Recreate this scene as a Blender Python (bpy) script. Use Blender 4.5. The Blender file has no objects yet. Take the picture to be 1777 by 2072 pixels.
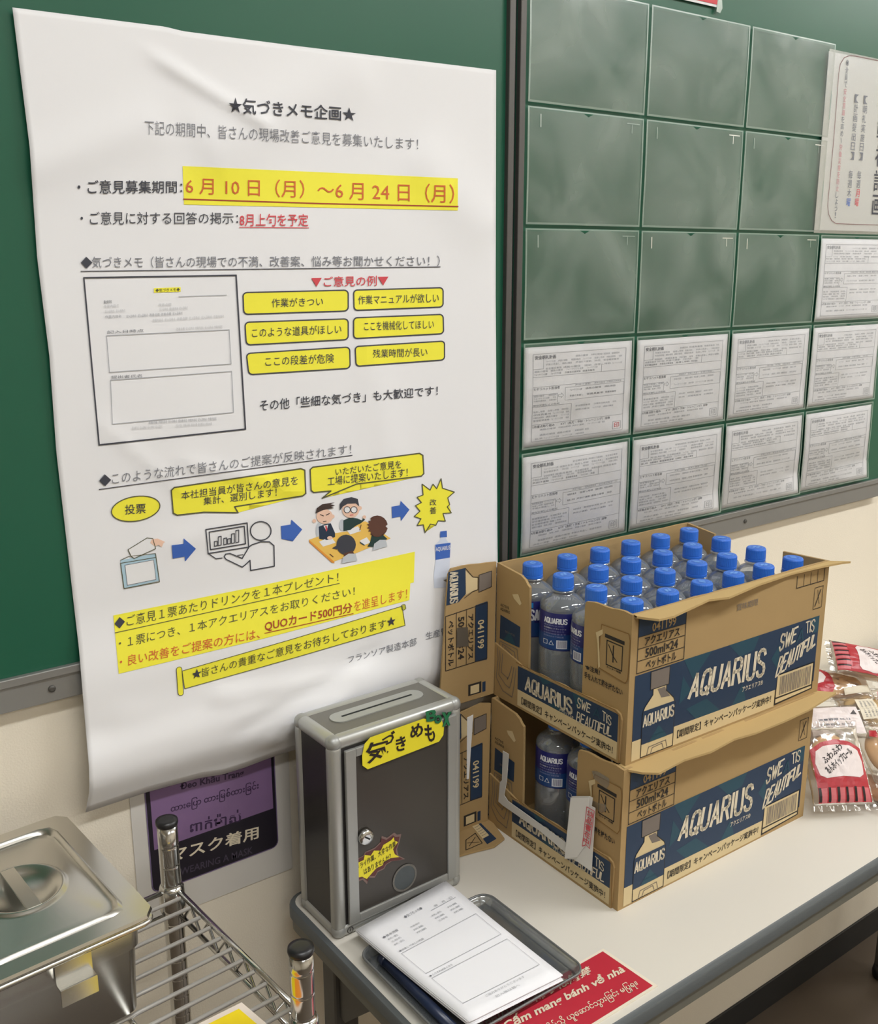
import bpy, bmesh, math, random
from mathutils import Vector, Matrix, noise
random.seed(7)
V = Vector
C = bpy.context.scene.collection
SC = bpy.context.scene

# ------------------------------------------------------------------ camera
FPX, YAW, PITCH, ROLL = 2028.09, -0.6383, -0.2451, -0.0017
CAM = V((-1.2528, -1.4324, 1.5383))
_f = V((-math.sin(YAW)*math.cos(PITCH), math.cos(YAW)*math.cos(PITCH), math.sin(PITCH)))
_r = V((math.cos(YAW), math.sin(YAW), 0)); _u = _r.cross(_f)
R_ = _r*math.cos(ROLL) + _u*math.sin(ROLL); U_ = -_r*math.sin(ROLL) + _u*math.cos(ROLL)
cd = bpy.data.cameras.new('camera'); cam = bpy.data.objects.new('camera', cd); C.objects.link(cam)
cd.sensor_fit = 'HORIZONTAL'; cd.sensor_width = 36; cd.lens = FPX/1777*36; cd.clip_start = 0.02
M = Matrix((R_, U_, -_f)).transposed().to_4x4(); M.translation = CAM; cam.matrix_world = M
SC.camera = cam

# ------------------------------------------------------------------ world, lights, exposure
SC.view_settings.view_transform = 'Standard'; SC.view_settings.look = 'None'
SC.view_settings.exposure = -0.06; SC.view_settings.gamma = 1.0; SC.view_settings.use_curve_mapping = False
w = bpy.data.worlds.new('world'); SC.world = w; w.use_nodes = True
w.node_tree.nodes['Background'].inputs[0].default_value = (.97, 0.985, 1.0, 1)
w.node_tree.nodes['Background'].inputs[1].default_value = 0.25
def area(name, loc, sx, sy, power, rot=(0, 0, 0), col=(.965, .985, 1.0)):
    l = bpy.data.lights.new(name, 'AREA'); l.shape = 'RECTANGLE'; l.size = sx; l.size_y = sy
    l.energy = power; l.color = col
    o = bpy.data.objects.new(name, l); o.location = loc; o.rotation_euler = rot; C.objects.link(o); return o
LAMPS = [(-1.0, -1.55), (0.9, -1.55), (2.7, -1.55), (-1.0, -3.2), (0.9, -3.2), (2.7, -3.2)]
for i, (lx, ly) in enumerate(LAMPS):
    area('ceiling_tube_light', (lx, ly, 2.60), 1.22, 0.16, (17, 23, 17, 9, 10, 9)[i])

# ------------------------------------------------------------------ helpers
def lin(c):
    c = c/255.0
    return c/12.92 if c <= .04045 else ((c+.055)/1.055)**2.4
def rgb(c): return (lin(c[0]), lin(c[1]), lin(c[2]), 1)
MATS = {}
def mat(name, col, rough=.6, metal=0, spec=.5, bump=None, var=None, emit=None, coat=0, aniso=0):
    if name in MATS: return MATS[name]
    m = bpy.data.materials.new(name); m.use_nodes = True; nt = m.node_tree
    b = nt.nodes['Principled BSDF']
    b.inputs['Base Color'].default_value = rgb(col); b.inputs['Roughness'].default_value = rough
    b.inputs['Metallic'].default_value = metal; b.inputs['Specular IOR Level'].default_value = spec
    b.inputs['Coat Weight'].default_value = coat; b.inputs['Anisotropic'].default_value = aniso
    tc = None
    if bump or var: tc = nt.nodes.new('ShaderNodeTexCoord')
    def mapped(sc):
        mp = nt.nodes.new('ShaderNodeMapping'); mp.inputs['Scale'].default_value = sc
        nt.links.new(tc.outputs['Object'], mp.inputs['Vector']); return mp
    if bump:      # (scale xyz, strength, distance)
        mp = mapped(bump[0]); n = nt.nodes.new('ShaderNodeTexNoise'); n.inputs['Scale'].default_value = 1; n.inputs['Detail'].default_value = 3
        nt.links.new(mp.outputs[0], n.inputs['Vector'])
        bp = nt.nodes.new('ShaderNodeBump'); bp.inputs['Strength'].default_value = bump[1]; bp.inputs['Distance'].default_value = bump[2]
        nt.links.new(n.outputs['Fac'], bp.inputs['Height']); nt.links.new(bp.outputs[0], b.inputs['Normal'])
    if var:       # (scale xyz, amount)
        mp = mapped(var[0]); n = nt.nodes.new('ShaderNodeTexNoise'); n.inputs['Scale'].default_value = 1; n.inputs['Detail'].default_value = 5
        nt.links.new(mp.outputs[0], n.inputs['Vector'])
        mx = nt.nodes.new('ShaderNodeMix'); mx.data_type = 'RGBA'
        k = var[1]; c = rgb(col)
        mx.inputs[6].default_value = (c[0]*(1-k), c[1]*(1-k), c[2]*(1-k), 1)
        mx.inputs[7].default_value = (min(1, c[0]*(1+k)), min(1, c[1]*(1+k)), min(1, c[2]*(1+k)), 1)
        nt.links.new(n.outputs['Fac'], mx.inputs[0]); nt.links.new(mx.outputs[2], b.inputs['Base Color'])
    if emit:
        b.inputs['Emission Color'].default_value = rgb(col); b.inputs['Emission Strength'].default_value = emit
    MATS[name] = m; return m
def film(name, tint, haze, hazecol, rough=.12, edge=.35, bumps=None, gl=.06, gcol=(1, 1, 1, 1), cloud=None):
    """thin clear plastic: mostly see-through, glossy sheen growing at grazing angles, a little milky haze"""
    if name in MATS: return MATS[name]
    m = bpy.data.materials.new(name); m.use_nodes = True; nt = m.node_tree; nt.nodes.clear()
    out = nt.nodes.new('ShaderNodeOutputMaterial'); tr = nt.nodes.new('ShaderNodeBsdfTransparent'); tr.inputs[0].default_value = tint
    df = nt.nodes.new('ShaderNodeBsdfDiffuse'); df.inputs[0].default_value = rgb(hazecol)
    gs = nt.nodes.new('ShaderNodeBsdfGlossy'); gs.inputs[1].default_value = rough; gs.inputs[0].default_value = gcol
    m1 = nt.nodes.new('ShaderNodeMixShader'); m1.inputs[0].default_value = haze
    if cloud:
        tc2 = nt.nodes.new('ShaderNodeTexCoord'); nz = nt.nodes.new('ShaderNodeTexNoise'); nz.inputs['Scale'].default_value = cloud[0]; nz.inputs['Detail'].default_value = 3; nz.inputs['Distortion'].default_value = .6
        rg = nt.nodes.new('ShaderNodeMapRange'); rg.inputs[1].default_value = .35; rg.inputs[2].default_value = .72; rg.inputs[3].default_value = haze; rg.inputs[4].default_value = cloud[1]
        nt.links.new(tc2.outputs['Object'], nz.inputs['Vector']); nt.links.new(nz.outputs['Fac'], rg.inputs[0]); nt.links.new(rg.outputs[0], m1.inputs[0])
    nt.links.new(tr.outputs[0], m1.inputs[1]); nt.links.new(df.outputs[0], m1.inputs[2])
    lw = nt.nodes.new('ShaderNodeLayerWeight'); lw.inputs[0].default_value = edge
    mr = nt.nodes.new('ShaderNodeMapRange'); mr.inputs[3].default_value = gl; mr.inputs[4].default_value = .75
    nt.links.new(lw.outputs['Fresnel'], mr.inputs[0])
    m2 = nt.nodes.new('ShaderNodeMixShader'); nt.links.new(mr.outputs[0], m2.inputs[0])
    nt.links.new(m1.outputs[0], m2.inputs[1]); nt.links.new(gs.outputs[0], m2.inputs[2])
    if bumps:
        tc = nt.nodes.new('ShaderNodeTexCoord'); n = nt.nodes.new('ShaderNodeTexNoise'); n.inputs['Scale'].default_value = bumps[0]; n.inputs['Detail'].default_value = 2
        nt.links.new(tc.outputs['Object'], n.inputs['Vector'])
        bp = nt.nodes.new('ShaderNodeBump'); bp.inputs['Strength'].default_value = bumps[1]; bp.inputs['Distance'].default_value = bumps[2]
        nt.links.new(n.outputs['Fac'], bp.inputs['Height']); nt.links.new(bp.outputs[0], gs.inputs['Normal']); nt.links.new(bp.outputs[0], lw.inputs['Normal'])
    nt.links.new(m2.outputs[0], out.inputs[0]); MATS[name] = m; return m

def tag(o, label=None, cat=None, group=None, kind=None):
    if label: o['label'] = label
    if cat: o['category'] = cat
    if group: o['group'] = group
    if kind: o['kind'] = kind
    return o
def link(name, me, parent=None, smooth=False):
    o = bpy.data.objects.new(name, me); C.objects.link(o)
    if parent: o.parent = parent
    if smooth:
        for p in me.polygons: p.use_smooth = True
    return o
def obj(name, bm, m, parent=None, smooth=False, angle=None):
    me = bpy.data.meshes.new(name); bmesh.ops.recalc_face_normals(bm, faces=bm.faces); bm.to_mesh(me); bm.free()
    if isinstance(m, (list, tuple)):
        for x in m: me.materials.append(x)
    else: me.materials.append(m)
    o = link(name, me, parent, smooth)
    if angle is not None: me.shade_flat() if False else me.set_sharp_from_angle(angle=angle)
    return o
def thing(name, label, cat, loc=(0, 0, 0), rot=(0, 0, 0), group=None):
    o = bpy.data.objects.new(name, None); C.objects.link(o); o.location = loc; o.rotation_euler = rot
    o.empty_display_size = .02
    return tag(o, label, cat, group)
def structure(name, bm, m): return tag(obj(name, bm, m), kind='structure')
def box(bm, a, b, bev=0, seg=2):
    a = V(a); b = V(b)
    r = bmesh.ops.create_cube(bm, size=1.0); vs = r['verts']
    for v in vs: v.co = V([(a[i]+b[i])/2 + v.co[i]*(b[i]-a[i]) for i in range(3)])
    if bev:
        es = list({e for v in vs for e in v.link_edges})
        bmesh.ops.bevel(bm, geom=es, offset=bev, segments=seg, profile=.5, affect='EDGES')
def newbox(a, b, bev=0, seg=2):
    bm = bmesh.new(); box(bm, a, b, bev, seg); return bm
def tube(bm, pts, r, n=10, cap=True):
    pts = [V(p) for p in pts]; rings = []
    for i, p in enumerate(pts):
        d = (pts[min(i+1, len(pts)-1)] - pts[max(i-1, 0)]).normalized()
        a = d.cross(V((0, 0, 1)) if abs(d.z) < .9 else V((1, 0, 0))).normalized(); b = d.cross(a)
        rings.append([bm.verts.new(p + r*(math.cos(t)*a + math.sin(t)*b)) for t in [2*math.pi*k/n for k in range(n)]])
    for A, B in zip(rings, rings[1:]):
        for k in range(n): bm.faces.new((A[k], A[(k+1) % n], B[(k+1) % n], B[k]))
    if cap: bm.faces.new(rings[0]); bm.faces.new(rings[-1][::-1])
def lathe(bm, prof, n=32, c=(0, 0, 0), capb=True, capt=True, rfun=None):
    c = V(c); rings = []
    for z, r in prof:
        rings.append([bm.verts.new(c + V((math.cos(t)*r*(rfun(t, z) if rfun else 1), math.sin(t)*r*(rfun(t, z) if rfun else 1), z))) for t in [2*math.pi*k/n for k in range(n)]])
    for A, B in zip(rings, rings[1:]):
        for k in range(n): bm.faces.new((A[k], A[(k+1) % n], B[(k+1) % n], B[k]))
    if capb: bm.faces.new(rings[0][::-1])
    if capt: bm.faces.new(rings[-1])
def ray(px, py): return (_f + (px-888.5)/FPX*R_ - (py-1036)/FPX*U_)
def at(px, py, ax, val):                     # where a sight line meets an axis plane
    d = ray(px, py); return CAM + d*((val-CAM[ax])/d[ax])
class Face:                                  # a flat face with its own u (right), v (up) and outward normal
    def __init__(s, O, eu, ev, n): s.O, s.eu, s.ev, s.n = V(O), V(eu), V(ev), V(n)
    def __call__(s, u, v, off=0): return s.O + s.eu*u + s.ev*v + s.n*off
    def uv(s, px, py):
        d = ray(px, py); h = CAM + d*((s.O-CAM).dot(s.n)/d.dot(s.n)) - s.O
        return (h.dot(s.eu), h.dot(s.ev))
_gly = {}
def glyphs(body, bold=0.0, vari=0):
    k = (body, bold)
    if k not in _gly:
        cu = bpy.data.curves.new('t', 'FONT'); cu.body = body; cu.resolution_u = 2; cu.offset = bold
        o = bpy.data.objects.new('t', cu); me = bpy.data.meshes.new_from_object(o)
        vs = [(v.co.x, v.co.y) for v in me.vertices]; fs = [tuple(p.vertices) for p in me.polygons]
        xs = [a for a, b in vs] or [0]; ys = [b for a, b in vs] or [0]
        x0, x1, y0, y1 = min(xs), max(xs), min(ys), max(ys)
        vs = [((a-x0)/max(x1-x0, 1e-6), (b-y0)/max(y1-y0, 1e-6)) for a, b in vs]
        _gly[k] = (vs, fs); bpy.data.objects.remove(o); bpy.data.curves.remove(cu); bpy.data.meshes.remove(me)
    return _gly[k]
def bil(q, s, t):                            # q = TL,TR,BR,BL ; s right, t up
    (ax, ay), (bx, by), (cx, cy), (dx, dy) = q
    return ((dx*(1-s)+cx*s)*(1-t)+(ax*(1-s)+bx*s)*t, (dy*(1-s)+cy*s)*(1-t)+(ay*(1-s)+by*s)*t)
LET = {'A': [[(0, 0), (.5, 1), (1, 0)], [(.2, .30), (.8, .30)]], 'Q': [[(.3, 0), (.08, .08), (0, .25), (0, .75), (.08, .92), (.3, 1), (.7, 1), (.92, .92), (1, .75), (1, .25), (.92, .08), (.7, 0), (.3, 0)], [(.58, .26), (1.04, -.06)]],
       'U': [[(0, 1), (0, .25), (.1, .07), (.32, 0), (.68, 0), (.9, .07), (1, .25), (1, 1)]], 'R': [[(0, 0), (0, 1), (.65, 1), (.92, .92), (1, .75), (.92, .58), (.65, .5), (0, .5)], [(.55, .5), (1, 0)]],
       'I': [[(.5, 0), (.5, 1)]], 'S': [[(1, .8), (.88, .94), (.62, 1), (.32, 1), (.08, .92), (.0, .76), (.12, .6), (.5, .5), (.88, .4), (1, .24), (.92, .08), (.68, 0), (.36, 0), (.12, .06), (0, .2)]],
       'W': [[(0, 1), (.25, 0), (.5, .8), (.75, 0), (1, 1)]], 'E': [[(1, 1), (0, 1), (0, 0), (1, 0)], [(0, .52), (.8, .52)]], 'T': [[(0, 1), (1, 1)], [(.5, 1), (.5, 0)]], 'F': [[(1, 1), (0, 1), (0, 0)], [(0, .52), (.8, .52)]],
       'L': [[(0, 1), (0, 0), (1, 0)]], 'B': [[(0, 0), (0, 1), (.6, 1), (.85, .9), (.9, .75), (.8, .6), (.55, .53), (0, .53)], [(.55, .53), (.88, .44), (1, .27), (.88, .08), (.6, 0), (0, 0)]]}
class Printer:
    """flat print laid on a surface: collects ink shapes part by part"""
    def __init__(s, surf, cut=None, base=.0005, step=.00022):
        s.surf, s.cut, s.parts, s.base, s.step, s.split = surf, cut, {}, base, step, ()
    def _add(s, part, m, vs, fs, layer):
        V0, F0, ml, mi = s.parts.setdefault(part, ([], [], [], []))
        if m not in ml: ml.append(m)
        k = len(V0); off = s.base + s.step*layer
        V0 += [s.surf(a, b, off) for a, b in vs]
        F0 += [tuple(i+k for i in f) for f in fs]; mi += [ml.index(m)]*len(fs)
    def text(s, part, m, body, TL, TR, BR, BL, bold=0.0, layer=3):
        vs, fs = glyphs(body, bold); q = (TL, TR, BR, BL)
        s._add(part, m, [bil(q, a, b) for a, b in vs], fs, layer)
    def trect(s, part, m, body, x0, y0, x1, y1, bold=0.0, layer=3):   # y0 bottom, y1 top
        s.text(part, m, body, (x0, y1), (x1, y1), (x1, y0), (x0, y0), bold, layer)
    def uniq(s, part):
        k = part
        while part in s.split and k in s.parts: k += ' '
        return k
    def lt(s, part, m, body, xl, ylt, ylb, xr, yrt, yrb, bold=0.0, layer=3):   # left x, top, bottom; right x, top, bottom (pixel style, y down)
        s.text(s.uniq(part), m, body, (xl, ylt), (xr, yrt), (xr, yrb), (xl, ylb), bold, layer)
    def strokes(s, part, m, body, TL, TR, BR, BL, wd, gap=.22, jit=0, layer=3, seed=1):
        rnd = random.Random(seed); ws = [{'I': .12, 'W': 1.45}.get(c, 1.0) for c in body]; tot = sum(ws)+gap*(len(body)-1); x = 0
        q = (TL, TR, BR, BL); ins = wd*.5/max(1e-6, math.dist(TL, BL))
        for c, w_ in zip(body, ws):
            for st in LET[c]:
                pts = [bil(q, (x+w_*(.02+.96*a)+rnd.uniform(-jit, jit))/tot, ins+(1-2*ins)*b+rnd.uniform(-jit, jit)) for a, b in st]
                s.line(part, m, pts, wd*(1+rnd.uniform(-jit, jit)*5), False, layer)
            x += w_+gap
    def poly(s, part, m, pts, layer=1):
        if part == 'arrow': part = s.uniq(part)
        bm = bmesh.new(); f = bm.faces.new([bm.verts.new((a, b, 0)) for a, b in pts])
        bmesh.ops.triangulate(bm, faces=[f])
        if s.cut:
            xs = [p[0] for p in pts]; ys = [p[1] for p in pts]
            for ax, lo, hi in ((0, min(xs), max(xs)), (1, min(ys), max(ys))):
                k = math.floor(lo/s.cut)+1
                while k*s.cut < hi:
                    co = [0, 0, 0]; co[ax] = k*s.cut; no = [0, 0, 0]; no[ax] = 1
                    bmesh.ops.bisect_plane(bm, geom=bm.verts[:]+bm.edges[:]+bm.faces[:], plane_co=co, plane_no=no); k += 1
        bm.verts.index_update()
        s._add(part, m, [(v.co.x, v.co.y) for v in bm.verts], [tuple(v.index for v in f.verts) for f in bm.faces], layer); bm.free()
    def line(s, part, m, pts, wd, closed=False, layer=2):
        if part == 'printed_text': part = s.uniq(part)
        P = [V((a, b)) for a, b in pts]
        if closed: P.append(P[0])
        vs, fs = [], []
        for A, B in zip(P, P[1:]):
            d = B-A; L = d.length
            if L < 1e-9: continue
            d /= L; n = V((-d.y, d.x))*wd/2; A2 = A-d*wd*.3; B2 = B+d*wd*.3; k = max(1, int(L/s.cut)+1) if s.cut else 1
            for j in range(k+1):
                c = A2.lerp(B2, j/k); vs += [tuple(c+n), tuple(c-n)]
                if j: i = len(vs); fs.append((i-4, i-3, i-1, i-2))
        s._add(part, m, vs, fs, layer)
    def rr(s, part, m, q, rs=.06, rt=.2, layer=1, outline=None, ow=1, olayer=None):
        pts = []
        for cx, cy, a0 in ((1-rs, 1-rt, 0), (rs, 1-rt, 90), (rs, rt, 180), (1-rs, rt, 270)):
            for k in range(5):
                a = math.radians(a0+22.5*k); pts.append(bil(q, cx+rs*math.cos(a), cy+rt*math.sin(a)))
        part = s.uniq(part)
        if m: s.poly(part, m, pts, layer)
        if outline: s.line(part, outline, pts, ow, True, (layer+1) if olayer is None else olayer)
    def vtext(s, part, m, body, c0, c1, wd, bold=0.0, layer=3, mats=None, fill=.86):   # upright characters stacked from c0 (top) to c1
        n = len(body); A, B = V(c0), V(c1); part = s.uniq(part)
        for i, ch in enumerate(body):
            if ch in ' \u3000': continue
            a = A.lerp(B, (i+.5-fill/2)/n); b = A.lerp(B, (i+.5+fill/2)/n)
            mm = mats(i) if mats else m; ww = wd/2*(.35 if ch in '、。！' else 1)
            s.text(part, mm, ch, (a.x-ww, a.y), (a.x+ww, a.y), (b.x+ww, b.y), (b.x-ww, b.y), bold, layer)
    def build(s, parent, labels=None):
        out = {}
        for part, (V0, F0, ml, mi) in s.parts.items():
            part = part.strip(); me = bpy.data.meshes.new(part); me.from_pydata(V0, [], F0)
            for x in ml: me.materials.append(x)
            me.polygons.foreach_set('material_index', mi); me.update()
            out[len(out)] = o_ = link(part, me, parent)
        if parent is None and len(out) == 1: out = {part: o_}
        return out
def sheet_between(name, surf, u0, v0, u1, v1, nu, nv, m, parent, thick=.0003):
    bm = bmesh.new(); G = [[bm.verts.new(surf(u0+(u1-u0)*i/nu, v0+(v1-v0)*j/nv, 0)) for i in range(nu+1)] for j in range(nv+1)]
    for j in range(nv):
        for i in range(nu): bm.faces.new((G[j][i], G[j][i+1], G[j+1][i+1], G[j+1][i]))
    o = obj(name, bm, m, parent, smooth=True)
    md = o.modifiers.new('thick', 'SOLIDIFY'); md.thickness = thick; md.offset = 0
    return o
def slab(F, pts, th, bm=None):               # polygon on face F extruded inward by th
    b = bm or bmesh.new()
    A = [b.verts.new(F(u, v, 0)) for u, v in pts]; B = [b.verts.new(F(u, v, -th)) for u, v in pts]
    b.faces.new(A); b.faces.new(B[::-1]); n = len(pts)
    for i in range(n): b.faces.new((A[i], B[i], B[(i+1) % n], A[(i+1) % n]))
    return b
def smooth01(a, b, x):
    t = max(0, min(1, (x-a)/(b-a))); return t*t*(3-2*t)

# ------------------------------------------------------------------ materials
WALLM = mat('wall_vinyl', (234, 225, 208), .75, bump=((420, 420, 420), .35, .0012), var=((3, 3, 3), .03))
CEILM = mat('ceiling_board', (228, 225, 216), .9)
FLOORM = mat('floor_sheet', (88, 76, 64), .45, var=((9, 9, 9), .12))
BASEM = mat('baseboard_vinyl', (38, 38, 38), .5)
GREEN = mat('board_green', (32, 92, 70), .32, var=((2, 2, 2), .10), spec=.45)
ALU = mat('aluminium', (150, 150, 148), .42, .55, bump=((20, 20, 900), .05, .0005))
ALUD = mat('aluminium_dark', (92, 90, 88), .5, .4)
GAP = mat('gap_dark', (26, 30, 32), .7)
PAPER = mat('paper', (236, 236, 238), .8, spec=.25)
PAPERB = mat('paper_poster', (238, 238, 241), .62, spec=.35)
INK = mat('ink_black', (62, 64, 74), .6); INKG = mat('ink_grey', (124, 126, 134), .7); INKL = mat('ink_light', (172, 174, 180), .7)
INKLL = mat('ink_pale', (203, 204, 207), .7)
YEL = mat('ink_yellow', (248, 240, 66), .6); RED = mat('ink_red', (214, 74, 84), .6); ORR = mat('ink_orange_red', (214, 104, 52), .6)
BLU = mat('ink_blue', (62, 104, 190), .6); BROWNR = mat('ink_brown_red', (170, 66, 40), .6)
OUTL = mat('ink_olive', (88, 88, 60), .6)
KRAFT = mat('kraft_board', (174, 146, 102), .8, spec=.2, bump=((30, 30, 260), .12, .0006), var=((14, 14, 14), .05))
KRAFTL = mat('kraft_cream_ink', (214, 194, 152), .8, spec=.2)
KRAFTD = mat('kraft_edge', (150, 114, 70), .9, spec=.1)
CBLUE = mat('carton_blue', (34, 56, 84), .6); CTEAL = mat('carton_teal', (34, 74, 92), .6)
CDARK = mat('carton_black', (42, 38, 36), .7); CGREY = mat('carton_grey', (122, 112, 104), .7); CWHITE = mat('carton_white', (226, 214, 190), .7)
STEEL = mat('stainless', (208, 206, 200), .27, 1, bump=((6, 300, 6), .04, .0004))
CHROME = mat('chrome', (214, 214, 212), .16, 1)
BLACKP = mat('black_plastic', (34, 34, 36), .35)
TABLET = mat('table_laminate', (222, 217, 207), .42, spec=.4)
TEDGE = mat('table_edge_grey', (92, 97, 99), .45, bump=((3, 200, 200), .15, .0006))
TLEG = mat('leg_grey', (84, 82, 78), .45, .3)

# ------------------------------------------------------------------ room shell
WY, FZ, YB = -.3213, -.1035, -.3366       # wall plane, floor level, notice board plane
structure('floor', newbox((-3.5, -4.5, FZ-.05), (3.6, WY+.1, FZ)), FLOORM)
structure('wall_back', newbox((-3.5, WY, FZ), (3.6, WY+.1, 2.7)), WALLM)
structure('ceiling', newbox((-3.5, -4.5, 2.7), (3.6, WY+.1, 2.75)), CEILM)
structure('wall_left', newbox((-3.6, -4.5, FZ), (-3.5, WY+.1, 2.7)), WALLM)
structure('wall_right', newbox((3.6, -4.5, FZ), (3.7, WY+.1, 2.7)), WALLM)
structure('wall_front', newbox((-3.6, -4.6, FZ), (3.7, -4.5, 2.7)), WALLM)
structure('baseboard_back', newbox((-3.5, WY-.005, FZ), (3.6, WY, -.034), .001), BASEM)
LTUBE = mat('lamp_tube', (255, 250, 240), .5, emit=9)
for i, (lx, ly) in enumerate(LAMPS):
    t = thing('ceiling_light', 'white twin-tube ceiling light, ' + ['near the notice wall at left', 'near the notice wall in the middle', 'near the notice wall at far right', 'further back at left', 'further back in the middle', 'further back at far right'][i], 'light', (lx, ly, 2.7), group='ceiling lights overhead')
    obj('fixture_body', newbox((-.65, -.11, -.05), (.65, .11, 0), .004), mat('fixture_white', (235, 235, 230), .5), t)
    for dy in (-.05, .05):
        b = bmesh.new(); tube(b, [(-.6, dy, -.072), (.6, dy, -.072)], .016, 12); obj('tube', b, LTUBE, t, True)

# ------------------------------------------------------------------ notice boards
def board(x0, x1, label, screws, frame_sides):
    t = thing('notice_board', label, 'notice board', ((x0+x1)/2, WY, 1.07))
    o = lambda n, b, m: _rel(obj(n, b, m), t)
    o('board_panel', newbox((x0, YB+.0015, 1.0926), (x1, WY-.0008, 2.22)), GREEN)
    o('bottom_ledge', newbox((x0, YB-.006, 1.0891), (x1, YB+.0015, 1.0988), .0012), ALU)
    o('bottom_rail', newbox((x0, YB-.0022, 1.0592), (x1, WY-.0008, 1.0891), .0015), ALU)
    o('top_rail', newbox((x0, YB-.006, 2.22), (x1, WY-.0008, 2.25), .0015), ALU)
    for s, sx in frame_sides: o('side_rail', newbox((sx-.0052, YB-.006, 1.0891), (sx+.0052, WY-.0008, 2.22), .0012), ALUD)
    for sx in screws:
        b = bmesh.new(); lathe(b, [(0, .0041), (.0015, .0041), (.0026, .0022)], 14)
        sc = o('screw', b, TLEG); sc.matrix_local = t.matrix_basis.inverted() @ Matrix.Translation((sx, YB-.0022, 1.0753)) @ Matrix.Rotation(math.pi/2, 4, 'X')
    return t
def _rel(o, t): o.parent = t; o.matrix_parent_inverse = Matrix.Identity(4); o.matrix_local = t.matrix_basis.inverted(); return o
board(-2.25, -0.3143, 'green magnetic notice board on the left, carrying the big white poster', (-0.9813, -1.75), (('r', -0.3219),))
board(-0.3082, 0.7154, 'green magnetic notice board on the right, covered in clear document pockets', (0.2572,), (('l', -0.3028),))
tag(obj('divider_seam', newbox((-0.3143, YB+.003, 1.073), (-0.3082, WY-.0008, 2.22)), GAP), 'dark seam strip between the two green boards', 'seam')

# ------------------------------------------------------------------ big poster
CREASE = [(-0.7993, 1.7385, -0.6999, 1.6926, 0.0074, 0.0051), (-0.7534, 1.662, -0.5698, 1.7615, 0.0371, 0.0051), (-0.9446, 1.6314, -0.8299, 1.6773, 0.0223, 0.0039), (-0.784, 1.0194, -0.6004, 1.0041, 0.0119, 0.0056), (-0.7534, 0.9735, -0.5698, 1.0194, 0.0104, -0.0046), (-0.9064, 1.0194, -0.7686, 1.0041, 0.0223, 0.0037), (-0.6769, 1.2643, -0.7993, 1.3101, 0.0089, 0.0024), (-0.8911, 1.356, -0.8299, 1.2948, 0.0089, 0.0019), (-0.7228, 0.9429, -0.631, 0.9735, 0.0074, 0.0046), (-0.4626, 1.662, -0.3709, 1.5855, 0.0371, 0.0051), (-0.8299, 1.2183, -0.7151, 1.2336, 0.0148, 0.0019), (-0.5621, 1.4708, -0.5239, 1.2795, 0.0223, 0.0024)]
def poster_d(x, z):
    fr = smooth01(-.42, -.62, x)
    d = .004 + (.003+.009*fr)*smooth01(1.16, 1.06, z) + .012*fr*smooth01(1.02, .98, z) - .028*smooth01(0.9678, 0.897, z)
    d += .0013*math.sin(12*x+3*z) + .0011*math.sin(6.7*z-9.4*x+1)
    d += .0015*noise.noise(V((x*8, z*8, 1.3)))
    for (a, b, c, e, wd, am) in CREASE:
        p = V((x-a, z-b)); q = V((c-a, e-b)); L = q.length; q /= L
        s = p.dot(q); n = abs(p.x*q.y-p.y*q.x); k = max(0, -s, s-L)
        d += am*math.exp(-(n*n)/(wd*wd)-(k*k)/(.022*.022))
    return d
def on_poster(px, py, off=0):
    d = ray(px, py); P = CAM + d*((YB-.006-CAM.y)/d.y)
    for _ in range(6): P = CAM + d*((YB-poster_d(P.x, P.z)-CAM.y)/d.y)
    P = P.copy(); P.y -= off; return P
def pl(pts, t):
    L = [0]
    for a, b in zip(pts, pts[1:]): L.append(L[-1]+math.dist(a, b))
    x = t*L[-1]
    for i in range(1, len(L)):
        if x <= L[i]+1e-9:
            k = (x-L[i-1])/(L[i]-L[i-1]); return V((pts[i-1][0]+(pts[i][0]-pts[i-1][0])*k, pts[i-1][1]+(pts[i][1]-pts[i-1][1])*k))
    return V(pts[-1])
eL = [(25, 15), (60, 298), (75, 520), (100, 722), (114, 915), (160, 1315), (168, 1412), (180, 1550), (181, 1600), (173, 1644)]
eR = [(1004, 142), (1003, 600), (1007, 1130), (1010, 1386)]
eT = [(25, 15), (334, 54), (370, 63), (600, 93), (1004, 142)]
eB = [(173, 1644), (293, 1604), (404, 1574), (450, 1567), (495, 1553), (553, 1531), (590, 1519), (1010, 1386)]
poster = thing('poster', 'large white paper poster with yellow highlighted Japanese text, hanging over the board edge', 'poster', (-.664, YB, 1.35))
bm = bmesh.new(); NI, NJ = 84, 120; G = []
for j in range(NJ+1):
    row = []
    for i in range(NI+1):
        s, t = i/NI, j/NJ
        p = (1-t)*pl(eT, s)+t*pl(eB, s)+(1-s)*pl(eL, t)+s*pl(eR, t) - ((1-s)*(1-t)*V(eT[0])+s*(1-t)*V(eT[-1])+(1-s)*t*V(eB[0])+s*t*V(eB[-1]))
        row.append(bm.verts.new(on_poster(p.x, p.y)))
    G.append(row)
for j in range(NJ):
    for i in range(NI): bm.faces.new((G[j][i], G[j][i+1], G[j+1][i+1], G[j+1][i]))
o = _rel(obj('paper_sheet', bm, PAPERB, smooth=True), poster)
md = o.modifiers.new('t', 'SOLIDIFY'); md.thickness = .0003; md.offset = 0
P = Printer(on_poster, cut=14, base=.0007); P.split = ('printed_text', 'example_text', 'example_box', 'arrow', 'heading', 'date_text', 'red_text')
T = 'printed_text'
P.lt('heading', INK, '★気づきメモ企画★', 462, 196, 229, 719, 218, 247, .012)
P.lt('heading', INKG, '下記の期間中、皆さんの現場改善ご意見を募集いたします！', 292, 243, 272, 845, 280, 304, -.006)
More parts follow.
